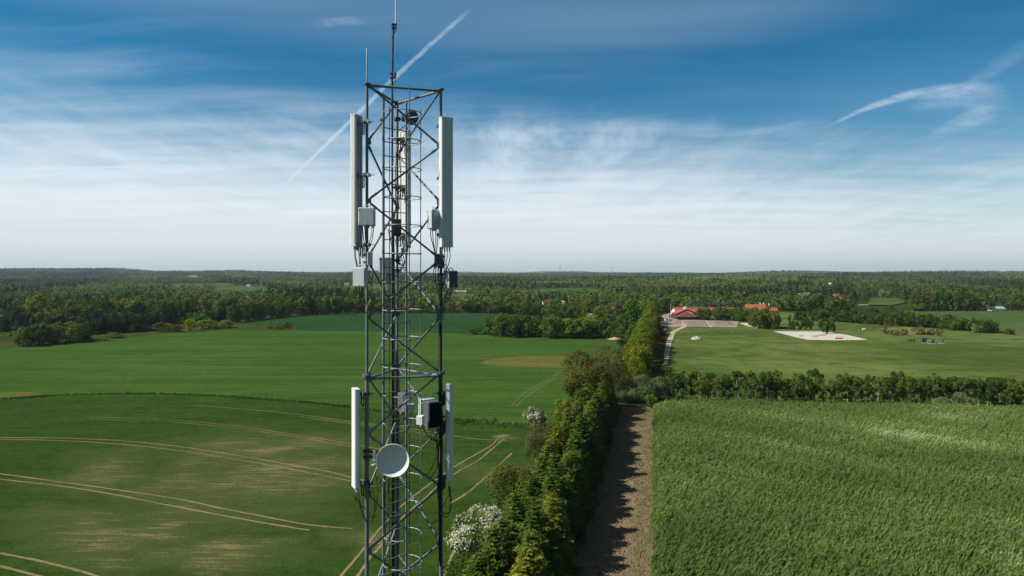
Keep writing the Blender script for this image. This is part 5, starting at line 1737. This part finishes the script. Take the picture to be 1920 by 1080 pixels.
# ---- top pole with whip antenna
root = empty('whip_antenna', (0, 0, 0), 'thin vertical whip antenna on the dark pole above the mast top', 'antenna')
d0 = 14.55
b0 = TP(735.6, 610, d0); root.location = b0
pole = MB().tube([TP(735.6, 610, d0) - b0, TP(735.4, 150, d0) - b0, TP(737.2, 44, d0) - b0], [.021, .022, .022], 10)
for y in (70, 92, 118, 128, 212, 258, 300, 352): pole.tube([TP(736, y, d0) - b0 + Vector((0, 0, -.012)), TP(736, y, d0) - b0 + Vector((0, 0, .012))], .027, 10)
pole.build('pole', M_DARKS, root)
mb = MB()
mb.tube([TP(741.2, 60, d0) - b0, TP(741.9, 40, d0) - b0], .017, 8)
mb.tube([TP(741.9, 40, d0) - b0, TP(742, -8, d0) - b0, TP(742.1, -42, d0) - b0], [.013, .011, .010], 8)
mb.build('whip', M_RAD, root)
mb = MB()
for y in (46, 52): mb.box(TP(739, y, d0) - b0, (.11, .07, .035), bev=.006)
mb.tube([TP(743.6, 44, d0) - b0, TP(736, 45, d0 - .03) - b0], .010, 6)
mb.build('clamp', M_DARKS, root)
mb = MB()
mb.box(TP(740.3, 141, d0 - .05) - b0, (.055, .07, .11), bev=.01)
mb.build('amplifier', M_UNITD, root)
for y in (138, 146): MB().box(TP(735.6, y, d0) - b0, (.085, .075, .03), bev=.005).build('bracket', M_DARKS, root)
for pts_ in ([TP(733, 146, d0 - .05) - b0, TP(732.2, 151, d0 - .05) - b0, TP(734.5, 153, d0 - .05) - b0],
             [TP(740.5, 147, d0 - .05) - b0, TP(741.5, 153, d0 - .05) - b0, TP(738, 157, d0 - .05) - b0, TP(736.4, 163, d0 - .03) - b0],
             [TP(740, 52, d0 - .03) - b0, TP(740.2, 60, d0 - .03) - b0, TP(738, 68, d0 - .03) - b0]):
    MB().tube(pts_, .0075, 5).build('cable', M_CABLE, root)
mb = MB()
mb.tube(catmull([TP(736.4, 163, d0 - .03) - b0, TP(737, 200, d0 - .03) - b0, TP(736.6, 300, d0 - .03) - b0, TP(737, 420, d0 - .03) - b0, TP(739, 500, d0) - b0], 5), .009, 6)
mb.build('cable', M_CABLE, root)


# ---- helpers for equipment
def rotm(f):
    """local -Y (the front) turned to face direction f degrees"""
    return R(f + 90)


def sag(a, b, drop, n=12, side=0.0):
    a = Vector(a); b = Vector(b); out = []
    for k in range(n + 1):
        t = k / n
        p = a.lerp(b, t); s = 4 * t * (1 - t)
        out.append(p + Vector((side * s, side * s * .4, -drop * s)))
    return out


def jumper(parent, pts, r=.008, mat=None, name='cable'):
    o_ = parent.location
    inv = Matrix.Rotation(-parent.rotation_euler.z, 4, 'Z')
    q = [inv @ (Vector(p_) - o_) for p_ in pts]
    return MB().tube(catmull(q, 6), r, 6).build(name, mat or M_CABLE, parent)


def to_local(parent, p_):
    return Matrix.Rotation(-parent.rotation_euler.z, 4, 'Z') @ (Vector(p_) - parent.location)


def panel(P, off, f, ztop, zbot, w, d, label, mat, leg, brz, backm=None, nconn=4, style=0, offang=None):
    """sector antenna: radome, end caps, back plate, clamps with tilt arms, connectors"""
    oa = R(f if offang is None else offang)
    c = P + Vector((math.cos(oa), math.sin(oa), 0)) * off
    root = empty('panel_antenna', (c.x, c.y, zbot), label, 'antenna', None, rotm(f))
    H = ztop - zbot
    x, y = w / 2, d / 2
    b_ = min(x, y) * .45
    prof = [(-x, y * .55), (-x, -y + b_), (-x + b_ * .35, -y + b_ * .3), (-x + b_, -y), (x - b_, -y), (x - b_ * .35, -y + b_ * .3), (x, -y + b_), (x, y * .55)]
    rb = MB().prism(prof, .03, H - .03)
    rb.build('radome', mat, root)
    bp = [(-x * .96, y * .55), (x * .96, y * .55), (x * .92, y), (x * .5, y), (x * .46, y * .8), (-x * .46, y * .8), (-x * .5, y), (-x * .92, y)]
    MB().prism(bp, .04, H - .04).build('back_plate', backm or M_BACK, root)
    capp = [(q * 1.03, s * 1.03) for q, s in prof]
    cp = MB().prism(capp + [(x * 1.02, y * .9), (-x * 1.02, y * .9)], H - .03, H)
    MB().prism(capp + [(x * 1.02, y * .9), (-x * 1.02, y * .9)], 0, .03).build('end_cap', M_RADG if mat is M_RAD else mat, root)
    cp.build('end_cap', M_RADG if mat is M_RAD else mat, root)
    cn = MB()
    for q in range(nconn):
        xx = -x * .6 + 1.2 * x * q / max(1, nconn - 1)
        cn.tube([(xx, 0, 0), (xx, 0, -.05), (xx, 0, -.09)], [.016, .016, .011], 8)
    cn.build('connectors', M_UNIT, root)
    lp = to_local(root, (leg.x, leg.y, 0)); lp.z = 0
    for z in brz:
        zz = z - zbot
        mb = MB()
        l = Vector((lp.x, lp.y, zz))
        bk = Vector((0, y, zz))
        t = (l - bk); t.z = 0; L = t.length; t.normalize()
        n_ = Vector((-t.y, t.x, 0))
        mb.box(bk + t * .02, (.11, .035, .10))
        for s in (-.028, .028):
            for zu in (.0, -.30):
                pass
            mb.tube([bk + n_ * s + t * .02, bk + n_ * s + t * (L * .55) + Vector((0, 0, -.10)), l - t * .05 + n_ * s + Vector((0, 0, .02))], .011, 6)
            mb.tube([bk + n_ * s + t * .05 + Vector((0, 0, 0)), bk + n_ * s + t * .05 + Vector((0, 0, -.22)), bk + n_ * s + t * .09 + Vector((0, 0, -.26)), bk + n_ * s + t * (L * .6) + Vector((0, 0, -.24)), bk + n_ * s + t * (L * .6) + Vector((0, 0, -.02))], .010, 6)
        mb.box(l - t * .045, (.03, .11, .07), rz=math.atan2(t.y, t.x))
        mb.box(l + t * .045, (.03, .11, .07), rz=math.atan2(t.y, t.x))
        for s in (-.045, .045): mb.tube([l - t * .07 + n_ * s, l + t * .15 + n_ * s], .007, 6)
        mb.build('bracket', M_GALVL if style == 0 else M_DARKS, root)
    return root


def zat(py, d): return HC - (py - HZ) * d / FPX


pa1 = panel(PA, .238, 163, zat(216, 13.78), zat(462, 13.78), .28, .135, 'tall pale panel antenna high on the front left leg, seen from its side', M_RAD, PA, [zat(228, 13.7), zat(328, 13.7), zat(459, 13.7)], style=0)
pa2 = panel(PB, .225, 303, zat(221, 13.92), zat(463.5, 13.92), .275, .15, 'tall panel antenna on the front right leg with its broad shaded front facing us', M_RADG, PB, [zat(236, 14.1), zat(334, 14.1), zat(440, 14.1)], style=1)
pa2.children[0].data.materials[0] = M_RAD
pa3 = panel(PC, .26, 60, zat(246, 15.4), zat(465, 15.4), .29, .13, 'tall panel antenna on the rear leg, half hidden by the ladder cage', M_RAD, PC, [zat(262, 15.2), zat(352, 15.2), zat(440, 15.2)], backm=M_RAD, style=1)
pa4 = panel(PA, .215, 207, zat(729, 13.6), zat(914, 13.6), .27, .12, 'shorter bright white panel antenna low on the front left leg', M_RAD, PA, [zat(738, 13.7), zat(905, 13.7)], style=1, offang=195)
pa5 = panel(PB, .185, -8, zat(719, 14.05), zat(900, 14.05), .26, .105, 'shorter narrow grey panel antenna low on the front right leg, seen edge-on', M_RADG, PB, [zat(737, 14.1), zat(792, 14.1), zat(894, 14.1)], style=1)


def unit_box(name, ctr, size, f, label, mat, cat='radio unit', leg=None, finned=False, handle=True, ncab=4, face=None, group=None, mount=True, lip=True):
    w, d, h = size
    root = empty(name, (ctr.x, ctr.y, ctr.z - h / 2), label, cat, group, rotm(f))
    mb = MB().box((0, 0, h / 2), (w, d, h), bev=min(w, d) * .06)
    mb.build('housing', mat, root)
    if lip:
        lb = MB()
        lb.box((0, -d / 2 - .004, h / 2), (w * .90, .012, h * .92), bev=.004)
        for sx in (-1, 1):
            for sz in (.12, .88): lb.tube([(sx * w * .49, -d / 2 + .004, h * sz), (sx * w * .49, -d / 2 - .016, h * sz)], .009, 6)
        lb.build('cover', face or mat, root)
        MB().box((w * .0, -d / 2 - .0125, h * .13), (w * .12, .004, h * .07)).build('label_plate', M_LABEL, root)
    if finned:
        fb = MB()
        k = int(w / .018)
        for q in range(k): fb.box((-w / 2 + w * (q + .5) / k, -d / 2 - .02, h / 2), (.006, .045, h * .96))
        fb.build('cooling_fins', M_FIN, root)
    if handle:
        pts = [(-w * .22, 0, h), (-w * .2, 0, h + .035), (-w * .1, 0, h + .05), (w * .1, 0, h + .05), (w * .2, 0, h + .035), (w * .22, 0, h)]
        MB().tube(pts, .009, 6).build('handle', M_GALVL, root)
    cb = MB()
    for q in range(ncab):
        xx = -w * .36 + .72 * w * q / max(1, ncab - 1)
        cb.tube([(xx, 0, 0), (xx, 0, -.035)], .015, 8)
    cb.build('connectors', M_DARKS, root)
    if leg is not None and mount:
        lp = to_local(root, (leg.x, leg.y, 0))
        mb = MB()
        for zz in (h * .22, h * .80):
            a = Vector((0, d / 2, zz)); b = Vector((lp.x, lp.y, zz)); t = (b - a); L = t.length; t.normalize()
            mb.tube([a, b - t * .03], .014, 6); mb.box(b - t * .03, (.11, .06, .045), rz=math.atan2(t.y, t.x) + math.pi / 2)
            mb.box(b + t * .045, (.11, .025, .045), rz=math.atan2(t.y, t.x) + math.pi / 2)
        mb.box((0, d / 2 + .008, h / 2), (w * .5, .016, h * .8))
        mb.build('mounting', M_DARKS, root)
    return root


def bx(x0, x1, y0, y1, d):
    return TP((x0 + x1) / 2, (y0 + y1) / 2, d), (x1 - x0) / FPX * d, (y1 - y0) / FPX * d


c, w, h = bx(673, 703, 389.5, 424, 13.45)
u1 = unit_box('radio_unit', c, (w, .17, h), 272, 'pale square radio unit with top handle beside the upper left panel', M_UNIT, leg=PA)
c, w, h = bx(663, 689, 501.5, 538, 13.4)
u2 = unit_box('radio_unit', c, (.27, .13, h), 252, 'pale radio unit hanging below the upper left panel', M_UNIT, leg=PA)
c, w, h = bx(688.5, 698.5, 472.5, 497, 13.55)
u3 = unit_box('filter_box', c, (w, .09, h), 285, 'narrow pale filter box on the front left leg above the hanging radio unit', M_UNIT, 'filter box', leg=PA, handle=False, ncab=2, lip=False)
c, w, h = bx(803, 824, 393, 430, 13.88)
u4 = unit_box('radio_unit', c, (.15, .20, h), 225, 'pale radio unit tucked behind the upper right panel', M_UNIT, leg=PB, ncab=3)
c, w, h = bx(831, 860, 507.5, 540, 14.02)
u5 = unit_box('radio_unit', c, (.215, .19, h), 305, 'radio unit below the upper right panel, white on its left side and dark in front', M_UNIT, leg=PB, face=M_UNITD, lip=True)
u5.children[0].data.materials[0] = M_RAD
c, w, h = bx(815, 832, 476, 500, 13.95)
u6 = unit_box('filter_box', c, (w, .14, h), 275, 'dark filter box on the front right leg under the tall panel', M_UNITD, 'filter box', leg=PB, handle=False, ncab=3, lip=False)
c, w, h = bx(710, 737, 482, 513.5, 15.3)
u7 = unit_box('radio_unit', c, (w * .95, .16, h), 280, 'pale radio unit seen behind the ladder, near the skyline', M_UNIT, leg=PC, handle=False)
c, w, h = bx(737, 752, 411, 439, 14.95)
u8 = unit_box('filter_box', c, (w, .15, h), 285, 'dark equipment box inside the mast at the rear leg', M_UNITD, 'filter box', leg=PC, handle=False, lip=False)
c, w, h = bx(742, 775, 736, 772, 14.75)
u9 = unit_box('radio_unit', c, (.24, .24, h), 300, 'grey radio unit inside the mast below the flange level', M_UNITD, leg=PC, handle=False, face=M_UNIT)
u9.children[0].data.materials[0] = M_RADG
c, w, h = bx(760, 776, 757, 773, 14.6)
u9b = unit_box('junction_box', c, (w, .12, h), 285, 'small rounded grey box below the radio unit inside the mast', M_UNIT, 'junction box', leg=None, handle=False, ncab=2, lip=False)
c, w, h = bx(790, 826, 751, 799.5, 13.75)
u10 = unit_box('radio_unit', c, (.24, .27, h), 302, 'black-finned radio unit with white side on the front right leg, lower half', M_UNITD, leg=PB, handle=False, finned=True, lip=False, ncab=5)
u10.children[0].data.materials[0] = M_RAD
mp = to_local(u10, TP(788, 775, 13.85))
MB().box((mp.x - .02, mp.y, .27), (.012, .16, .55)).box((0, .17, h + .012), (.26, .24, .012)).build('side_plate', M_UNIT, u10)
c, w, h = bx(780, 797, 779, 796, 13.5)
u11 = unit_box('junction_box', c, (.13, .12, h), 255, 'small bright white box on the left of the black-finned unit', M_RAD, 'junction box', leg=None, handle=False, ncab=2, lip=False)

# ---- dish antennas
def dish(name, ctr, rad_, f, label, face, backc, depth=.12, drum=False, tilt=0):
    root = empty(name, ctr, label, 'dish antenna', None, rotm(f))
    mb = MB(); n = 48
    prof = []
    if drum:
        prof = [(0, -.02), (rad_ * .5, -.035), (rad_ * .94, -.02), (rad_, 0), (rad_, depth), (rad_ * .9, depth * 1.15), (rad_ * .4, depth * 1.7), (0, depth * 1.75)]
    else:
        m_ = 12
        for k in range(m_ + 1):
            r_ = rad_ * .97 * k / m_; prof.append((r_, depth * (1 - (k / m_) ** 2)))
        prof += [(rad_ * .985, -.012), (rad_, -.008), (rad_, .012), (rad_ * .96, .02)]
        for k in range(m_, -1, -1):
            r_ = rad_ * .95 * k / m_; prof.append((r_, depth * (1 - (k / m_) ** 2) + .018))
    vs = []; fs = []
    for (r_, y_) in prof:
        for q in range(n):
            a = 2 * math.pi * q / n
            vs.append((r_ * math.cos(a), y_, r_ * math.sin(a)))
    for i in range(len(prof) - 1):
        for q in range(n):
            q2 = (q + 1) % n
            fs.append((i * n + q, i * n + q2, (i + 1) * n + q2, (i + 1) * n + q))
    mb.add(vs, fs, True)
    o = mb.build('reflector', face, root)
    return root


dctr = TP(736.5, 863.5, 13.32)
dd = dish('microwave_dish', dctr, 31.2 / FPX * 13.32, 273, 'round grey-blue microwave dish facing us on the lower part of the mast', M_RADG, M_BACK, depth=.12)
# a flat membrane sits just inside the rim, so the bowl reads shallow
mb = MB()
mb.tube([(0, .15, 0), (0, .30, 0)], [.12, .09], 16); mb.box((-.05, .30, 0), (.22, .10, .2), bev=.02)
mb.build('feed_housing', M_BACK, dd)
lp = to_local(dd, (PA.x, PA.y, dctr.z))
mb = MB()
mb.tube([(-.1, .24, -.02), (lp.x + .02, lp.y - .03, -.02)], .025, 8)
mb.tube([(-.1, .24, .10), (lp.x + .02, lp.y - .03, .08)], .020, 8)
for zz in (.09, -.03): mb.box((lp.x, lp.y, zz), (.14, .13, .07), bev=.01)
mb.build('mount_arm', M_DARKS, dd)
mb = MB()
a = to_local(dd, TP(703.5, 846, 13.45)); b = to_local(dd, TP(701, 862, 13.45)); c_ = to_local(dd, TP(703, 872, 13.4)); e_ = to_local(dd, TP(697, 872, 13.5))
mb.box((a + b) / 2, (.05, .03, .19), bev=.006); mb.box(c_, (.05, .05, .06), bev=.01); mb.tube([e_, c_ + Vector((.05, 0, -.01))], .017, 8)
mb.box(b + Vector((.01, 0, -.02)), (.07, .05, .05), bev=.01)
mb.build('mount_plate', M_GALVL, dd)
jumper(dd, [TP(736, 880, 13.6), TP(728, 905, 13.7), TP(730, 930, 14.0), TP(738, 950, 14.6)], .009)

dc2 = TP(771.5, 219.5, 14.95)
d2 = dish('drum_antenna', dc2, 13.6 / FPX * 14.95, 292, 'small dark drum dish inside the mast near its top', M_UNITD, M_UNITD, depth=.09, drum=True)
lp = to_local(d2, (PC.x, PC.y, dc2.z))
mb = MB().tube([(0, .14, 0), (lp.x, lp.y, 0)], .02, 8).box((lp.x, lp.y, 0), (.12, .12, .08), bev=.01).box((lp.x * .5, lp.y * .5 + .06, 0), (.1, .1, .12), bev=.01)
mb.build('mount_arm', M_DARKS, d2)
jumper(d2, [dc2 + Vector((.02, .1, -.1)), TP(788, 244, 14.7), TP(790, 258, 14.6), TP(783, 268, 14.6), TP(770, 268, 14.8), TP(758, 258, 15.0), TP(748, 262, 15.1)], .008)
jumper(d2, [dc2 + Vector((-.05, .1, -.12)), TP(760, 250, 14.9), TP(752, 268, 15.0), TP(748, 300, 15.05)], .007)

# ---- jumper cables hanging between the units
rj = random.Random(5)


def loops(parent, specs, r=.0085):
    for s in specs:
        jumper(parent, [TP(*q) for q in s], r * rj.uniform(.85, 1.15))


loops(pa1, [[(664, 463, 13.75), (665, 478, 13.75), (667, 490, 13.6), (669, 501, 13.45)], [(667, 463, 13.75), (667, 480, 13.7), (669, 492, 13.6), (671, 501, 13.45)],
            [(671, 463, 13.75), (672, 470, 13.75), (674, 482, 13.7), (674, 500, 13.45)], [(675, 463, 13.75), (675, 475, 13.7), (675.5, 490, 13.6), (676, 500, 13.45)]])
loops(u1, [[(680, 425, 13.45), (681, 440, 13.5), (683, 455, 13.6), (688, 466, 13.7)], [(684, 425, 13.45), (685, 445, 13.5), (687, 460, 13.65), (690, 470, 13.75)],
           [(697, 425, 13.45), (697, 438, 13.5), (693, 452, 13.6), (690, 464, 13.65)], [(701, 425, 13.45), (699, 442, 13.5), (696, 455, 13.6), (691, 468, 13.7)],
           [(690, 425, 13.45), (689, 440, 13.55), (688, 462, 13.6), (692, 480, 13.6)]])
loops(u2, [[(679, 540, 13.4), (677, 556, 13.45), (674, 570, 13.5), (678, 580, 13.55), (684, 584, 13.6), (688, 588, 13.65)], [(681, 540, 13.4), (680, 552, 13.4), (682, 562, 13.5), (686, 570, 13.6)],
           [(696, 500, 13.6), (699, 512, 13.5), (697, 530, 13.5), (698, 542, 13.55), (692, 553, 13.6), (688, 560, 13.65)], [(694, 499, 13.6), (692, 515, 13.5), (697, 528, 13.55), (693, 540, 13.6)],
           [(675, 540, 13.4), (674, 552, 13.4), (676, 566, 13.45), (683, 577, 13.6)]])
for s in [[(694, 562, 13.6), (691, 570, 13.6), (687, 580, 13.62)]]:
    jumper(u2, [TP(*q) for q in s], .008, M_YELC, 'yellow_lead')
loops(pa2, [[(826, 465, 13.9), (828, 485, 13.85), (834, 500, 13.9), (838, 508, 13.95)], [(833, 465, 13.9), (834, 480, 13.85), (832, 500, 13.9), (834, 520, 13.9), (828, 545, 14.0)],
            [(838, 465, 13.9), (839, 478, 13.85), (836, 495, 13.85), (841, 506, 13.9), (842, 520, 13.85), (838, 530, 13.95)], [(843, 465, 13.9), (844, 480, 13.88), (841, 495, 13.88), (836, 508, 13.9)],
            [(829, 465, 13.9), (830, 490, 13.8), (838, 500, 13.85), (831, 512, 13.9), (829, 530, 13.9)]])
loops(u4, [[(807, 431, 13.95), (808, 445, 14.0), (812, 460, 14.0), (815, 475, 14.0), (815, 500, 14.0)], [(811, 431, 13.95), (812, 448, 14.0), (814, 465, 14.0), (816, 480, 14.0), (813, 510, 14.0)],
           [(816, 431, 13.95), (817, 450, 13.95), (816, 470, 13.9), (819, 490, 13.9), (814, 505, 13.9), (812, 520, 13.9), (817, 530, 14.0)],
           [(819, 431, 13.95), (820, 455, 13.95), (818, 478, 13.9), (821, 500, 13.9), (822, 520, 14.0)]])
loops(u6, [[(822, 500, 13.9), (822, 520, 13.92), (824, 545, 13.95), (828, 562, 14.0), (832, 580, 14.02), (831, 600, 14.04)], [(818, 500, 13.9), (816, 520, 13.9), (820, 540, 13.95), (824, 560, 14.0), (829, 585, 14.03)],
           [(828, 500, 13.9), (829, 530, 13.92), (828, 560, 14.0), (826, 590, 14.05)]])
loops(u5, [[(843, 541, 14.0), (846, 550, 13.95), (842, 558, 13.95), (834, 564, 14.0), (829, 572, 14.02)], [(838, 541, 14.0), (838, 550, 13.95), (833, 558, 14.0), (828, 566, 14.02)],
           [(848, 541, 14.0), (848, 548, 13.95), (838, 556, 13.95), (830, 562, 14.0)]])
loops(u7, [[(725 + i * 3.2, 514, 15.3), (725 + i * 3.2, 524 + 3 * (i % 2), 15.3), (728 + i * 2.6, 540, 15.25), (738, 556 + i * 4, 15.1)] for i in range(4)], .007)
loops(pa3, [[(747, 262, 15.15), (744, 290, 15.05), (741, 330, 15.1), (742, 380, 15.05), (740, 410, 15.0)], [(752, 258, 15.1), (749, 300, 15.05), (752, 340, 15.1), (748, 382, 15.05), (745, 408, 15.0)],
            [(745, 441, 14.9), (742, 455, 14.9), (746, 470, 15.0), (741, 490, 15.05)], [(750, 441, 14.9), (756, 452, 14.8), (757, 466, 14.85), (750, 476, 14.95), (742, 492, 15.05)],
            [(755, 466, 15.35), (752, 480, 15.3), (755, 495, 15.2), (748, 508, 15.1), (742, 520, 15.08)], [(760, 467, 15.35), (762, 482, 15.2), (757, 498, 15.1), (750, 512, 15.1)],
            [(745, 455, 14.95), (752, 448, 14.8), (757, 458, 14.8), (755, 475, 14.9), (758, 492, 15.0), (748, 510, 15.05)],
            [(739, 430, 14.9), (731, 436, 14.8), (733, 448, 14.85), (738, 455, 15.0)], [(738, 440, 14.9), (728, 430, 14.8), (731, 446, 14.8), (736, 470, 15.0)]])
loops(pa4, [[(667, 924, 13.6), (669, 938, 13.55), (677, 948, 13.5), (688, 954, 13.5), (699, 949, 13.5), (706, 936, 13.5), (711, 915, 13.55), (716, 898, 13.7)],
            [(673, 924, 13.6), (674, 945, 13.55), (680, 965, 13.5), (687, 979, 13.5), (695, 980, 13.5), (701, 968, 13.5), (703, 940, 13.55), (698, 915, 13.6), (699, 900, 13.65)],
            [(671, 924, 13.6), (673, 935, 13.5), (680, 958, 13.5), (686, 974, 13.5), (694, 977, 13.5), (702, 962, 13.5), (708, 935, 13.5), (707, 905, 13.6), (704, 890, 13.7)],
            [(668, 924, 13.6), (666, 932, 13.55), (668, 938, 13.55), (672, 932, 13.55)]])
loops(pa5, [[(842, 910, 14.0), (843, 925, 13.95), (836, 938, 13.9), (826, 955, 13.9), (822, 935, 13.9), (822, 900, 13.95)], [(843, 912, 14.0), (846, 935, 13.95), (845, 955, 13.9), (838, 963, 13.9), (829, 960, 13.9), (823, 940, 13.9), (820, 905, 13.95)],
            [(841, 910, 14.0), (844, 940, 13.95), (841, 966, 13.9), (832, 968, 13.9), (824, 955, 13.9), (820, 920, 13.95)]], .009)
loops(u10, [[(806, 801, 13.7), (807, 812, 13.7), (813, 822, 13.8), (819, 830, 13.95)], [(812, 801, 13.7), (812, 812, 13.7), (816, 822, 13.8), (820, 836, 13.95)], [(818, 800, 13.75), (819, 812, 13.75), (820, 825, 13.9), (821, 850, 13.98)],
            [(792, 798, 13.55), (796, 808, 13.6), (804, 818, 13.7), (814, 826, 13.9)], [(823, 800, 13.8), (824, 815, 13.85), (822, 840, 13.95), (822, 880, 13.98)],
            [(819, 830, 13.95), (816, 860, 13.95), (808, 880, 13.9), (800, 889, 13.9), (792, 891, 13.9)], [(821, 850, 13.95), (819, 875, 13.9), (812, 890, 13.9), (803, 899, 13.9)],
            [(820, 985 - 10, 14), (815, 978, 13.9), (808, 983, 13.9), (800, 975, 13.95), (797, 972, 14)]])
jumper(u10, [TP(*q) for q in [(819, 822, 13.9), (817.5, 840, 13.9), (816, 858, 13.9), (810, 880, 13.9)]], .006, M_GREENC, 'green_lead')
loops(u9, [[(767, 774, 14.6), (765, 790, 14.6), (760, 805, 14.7), (752, 822, 14.9), (748, 835, 15.0)], [(770, 774, 14.6), (769, 792, 14.6), (762, 812, 14.7), (752, 832, 14.95)], [(763, 774, 14.6), (758, 785, 14.7), (750, 796, 14.9)]])
# black trunk cables strapped to the front right leg and a green earth lead by the ladder
mb = MB()
for x, y in ((-.035, -.045), (-.012, -.052), (.01, -.05)):
    pts = [rel(PB + Vector((x + rj.uniform(-.004, .004), y, HC - 1.0 - q * .5))) for q in range(11)]
    mb.tube(pts, .010, 6)
mb.build('trunk_cables', M_CABLE, mast)
pts = [rel(L1 + Vector((.04 + rj.uniform(-.008, .008), -.01, HC - 4.2 - q * .4))) for q in range(16)]
MB().tube(pts, .006, 5).build('earth_lead', M_GREENC, mast)
for s in ([(707, 893, 13.7), (718, 912, 13.8), (728, 945, 13.9), (724, 985, 13.95), (722, 1010, 14.0)], [(722, 905, 14), (719, 930, 14), (727, 960, 14), (722, 990, 14)], [(748, 905, 14.9), (745, 922, 14.9), (748, 935, 14.9)]):
    MB().tube(catmull([rel(TP(*q)) for q in s], 6), .006, 5).build('loose_cable', M_CABLE, mast)
# cable straps: small dark bands on the white braces at the back, as in the photograph
for k in (2, 4, 5, 7, 8):
    e = (k % 2 == 0)
    a = (PB if e else PC) + Vector((0, 0, zk(k))); b = (PC if e else PB) + Vector((0, 0, zk(k + 1)))
    u = (b - a).normalized()
    for q in range(4):
        p_ = a.lerp(b, .25 + .16 * q)
        MB().tube([rel(p_ - u * .012), rel(p_ + u * .012)], .027, 8).build('cable_strap', M_CABLE, mast)
    n_ = Vector((0, -.03, -.012))
    MB().tube([rel(a.lerp(b, .12) + n_), rel(a.lerp(b, .45) + n_ + Vector((0, 0, -.02))), rel(a.lerp(b, .9) + n_)], .007, 5).build('strapped_cable', M_CABLE, mast)

# ---------------------------------------------------------------- haze over the whole country
def build_haze():
    mb = MB()
    mb.box((0, 0, 55), (24000, 24000, 230))
    m = bpy.data.materials.new('haze_air'); m.use_nodes = True
    nt = m.node_tree; nt.nodes.clear()
    v = nt.nodes.new('ShaderNodeVolumePrincipled'); out = nt.nodes.new('ShaderNodeOutputMaterial')
    v.inputs['Color'].default_value = (.62, .80, .98, 1)
    v.inputs['Density'].default_value = HAZE
    v.inputs['Anisotropy'].default_value = .2
    nt.links.new(v.outputs[0], out.inputs['Volume'])
    o = mb.build('haze', m)
    tag(o, kind='stuff')
    m.cycles.homogeneous_volume = True


HAZE = 4.5e-5
build_haze()
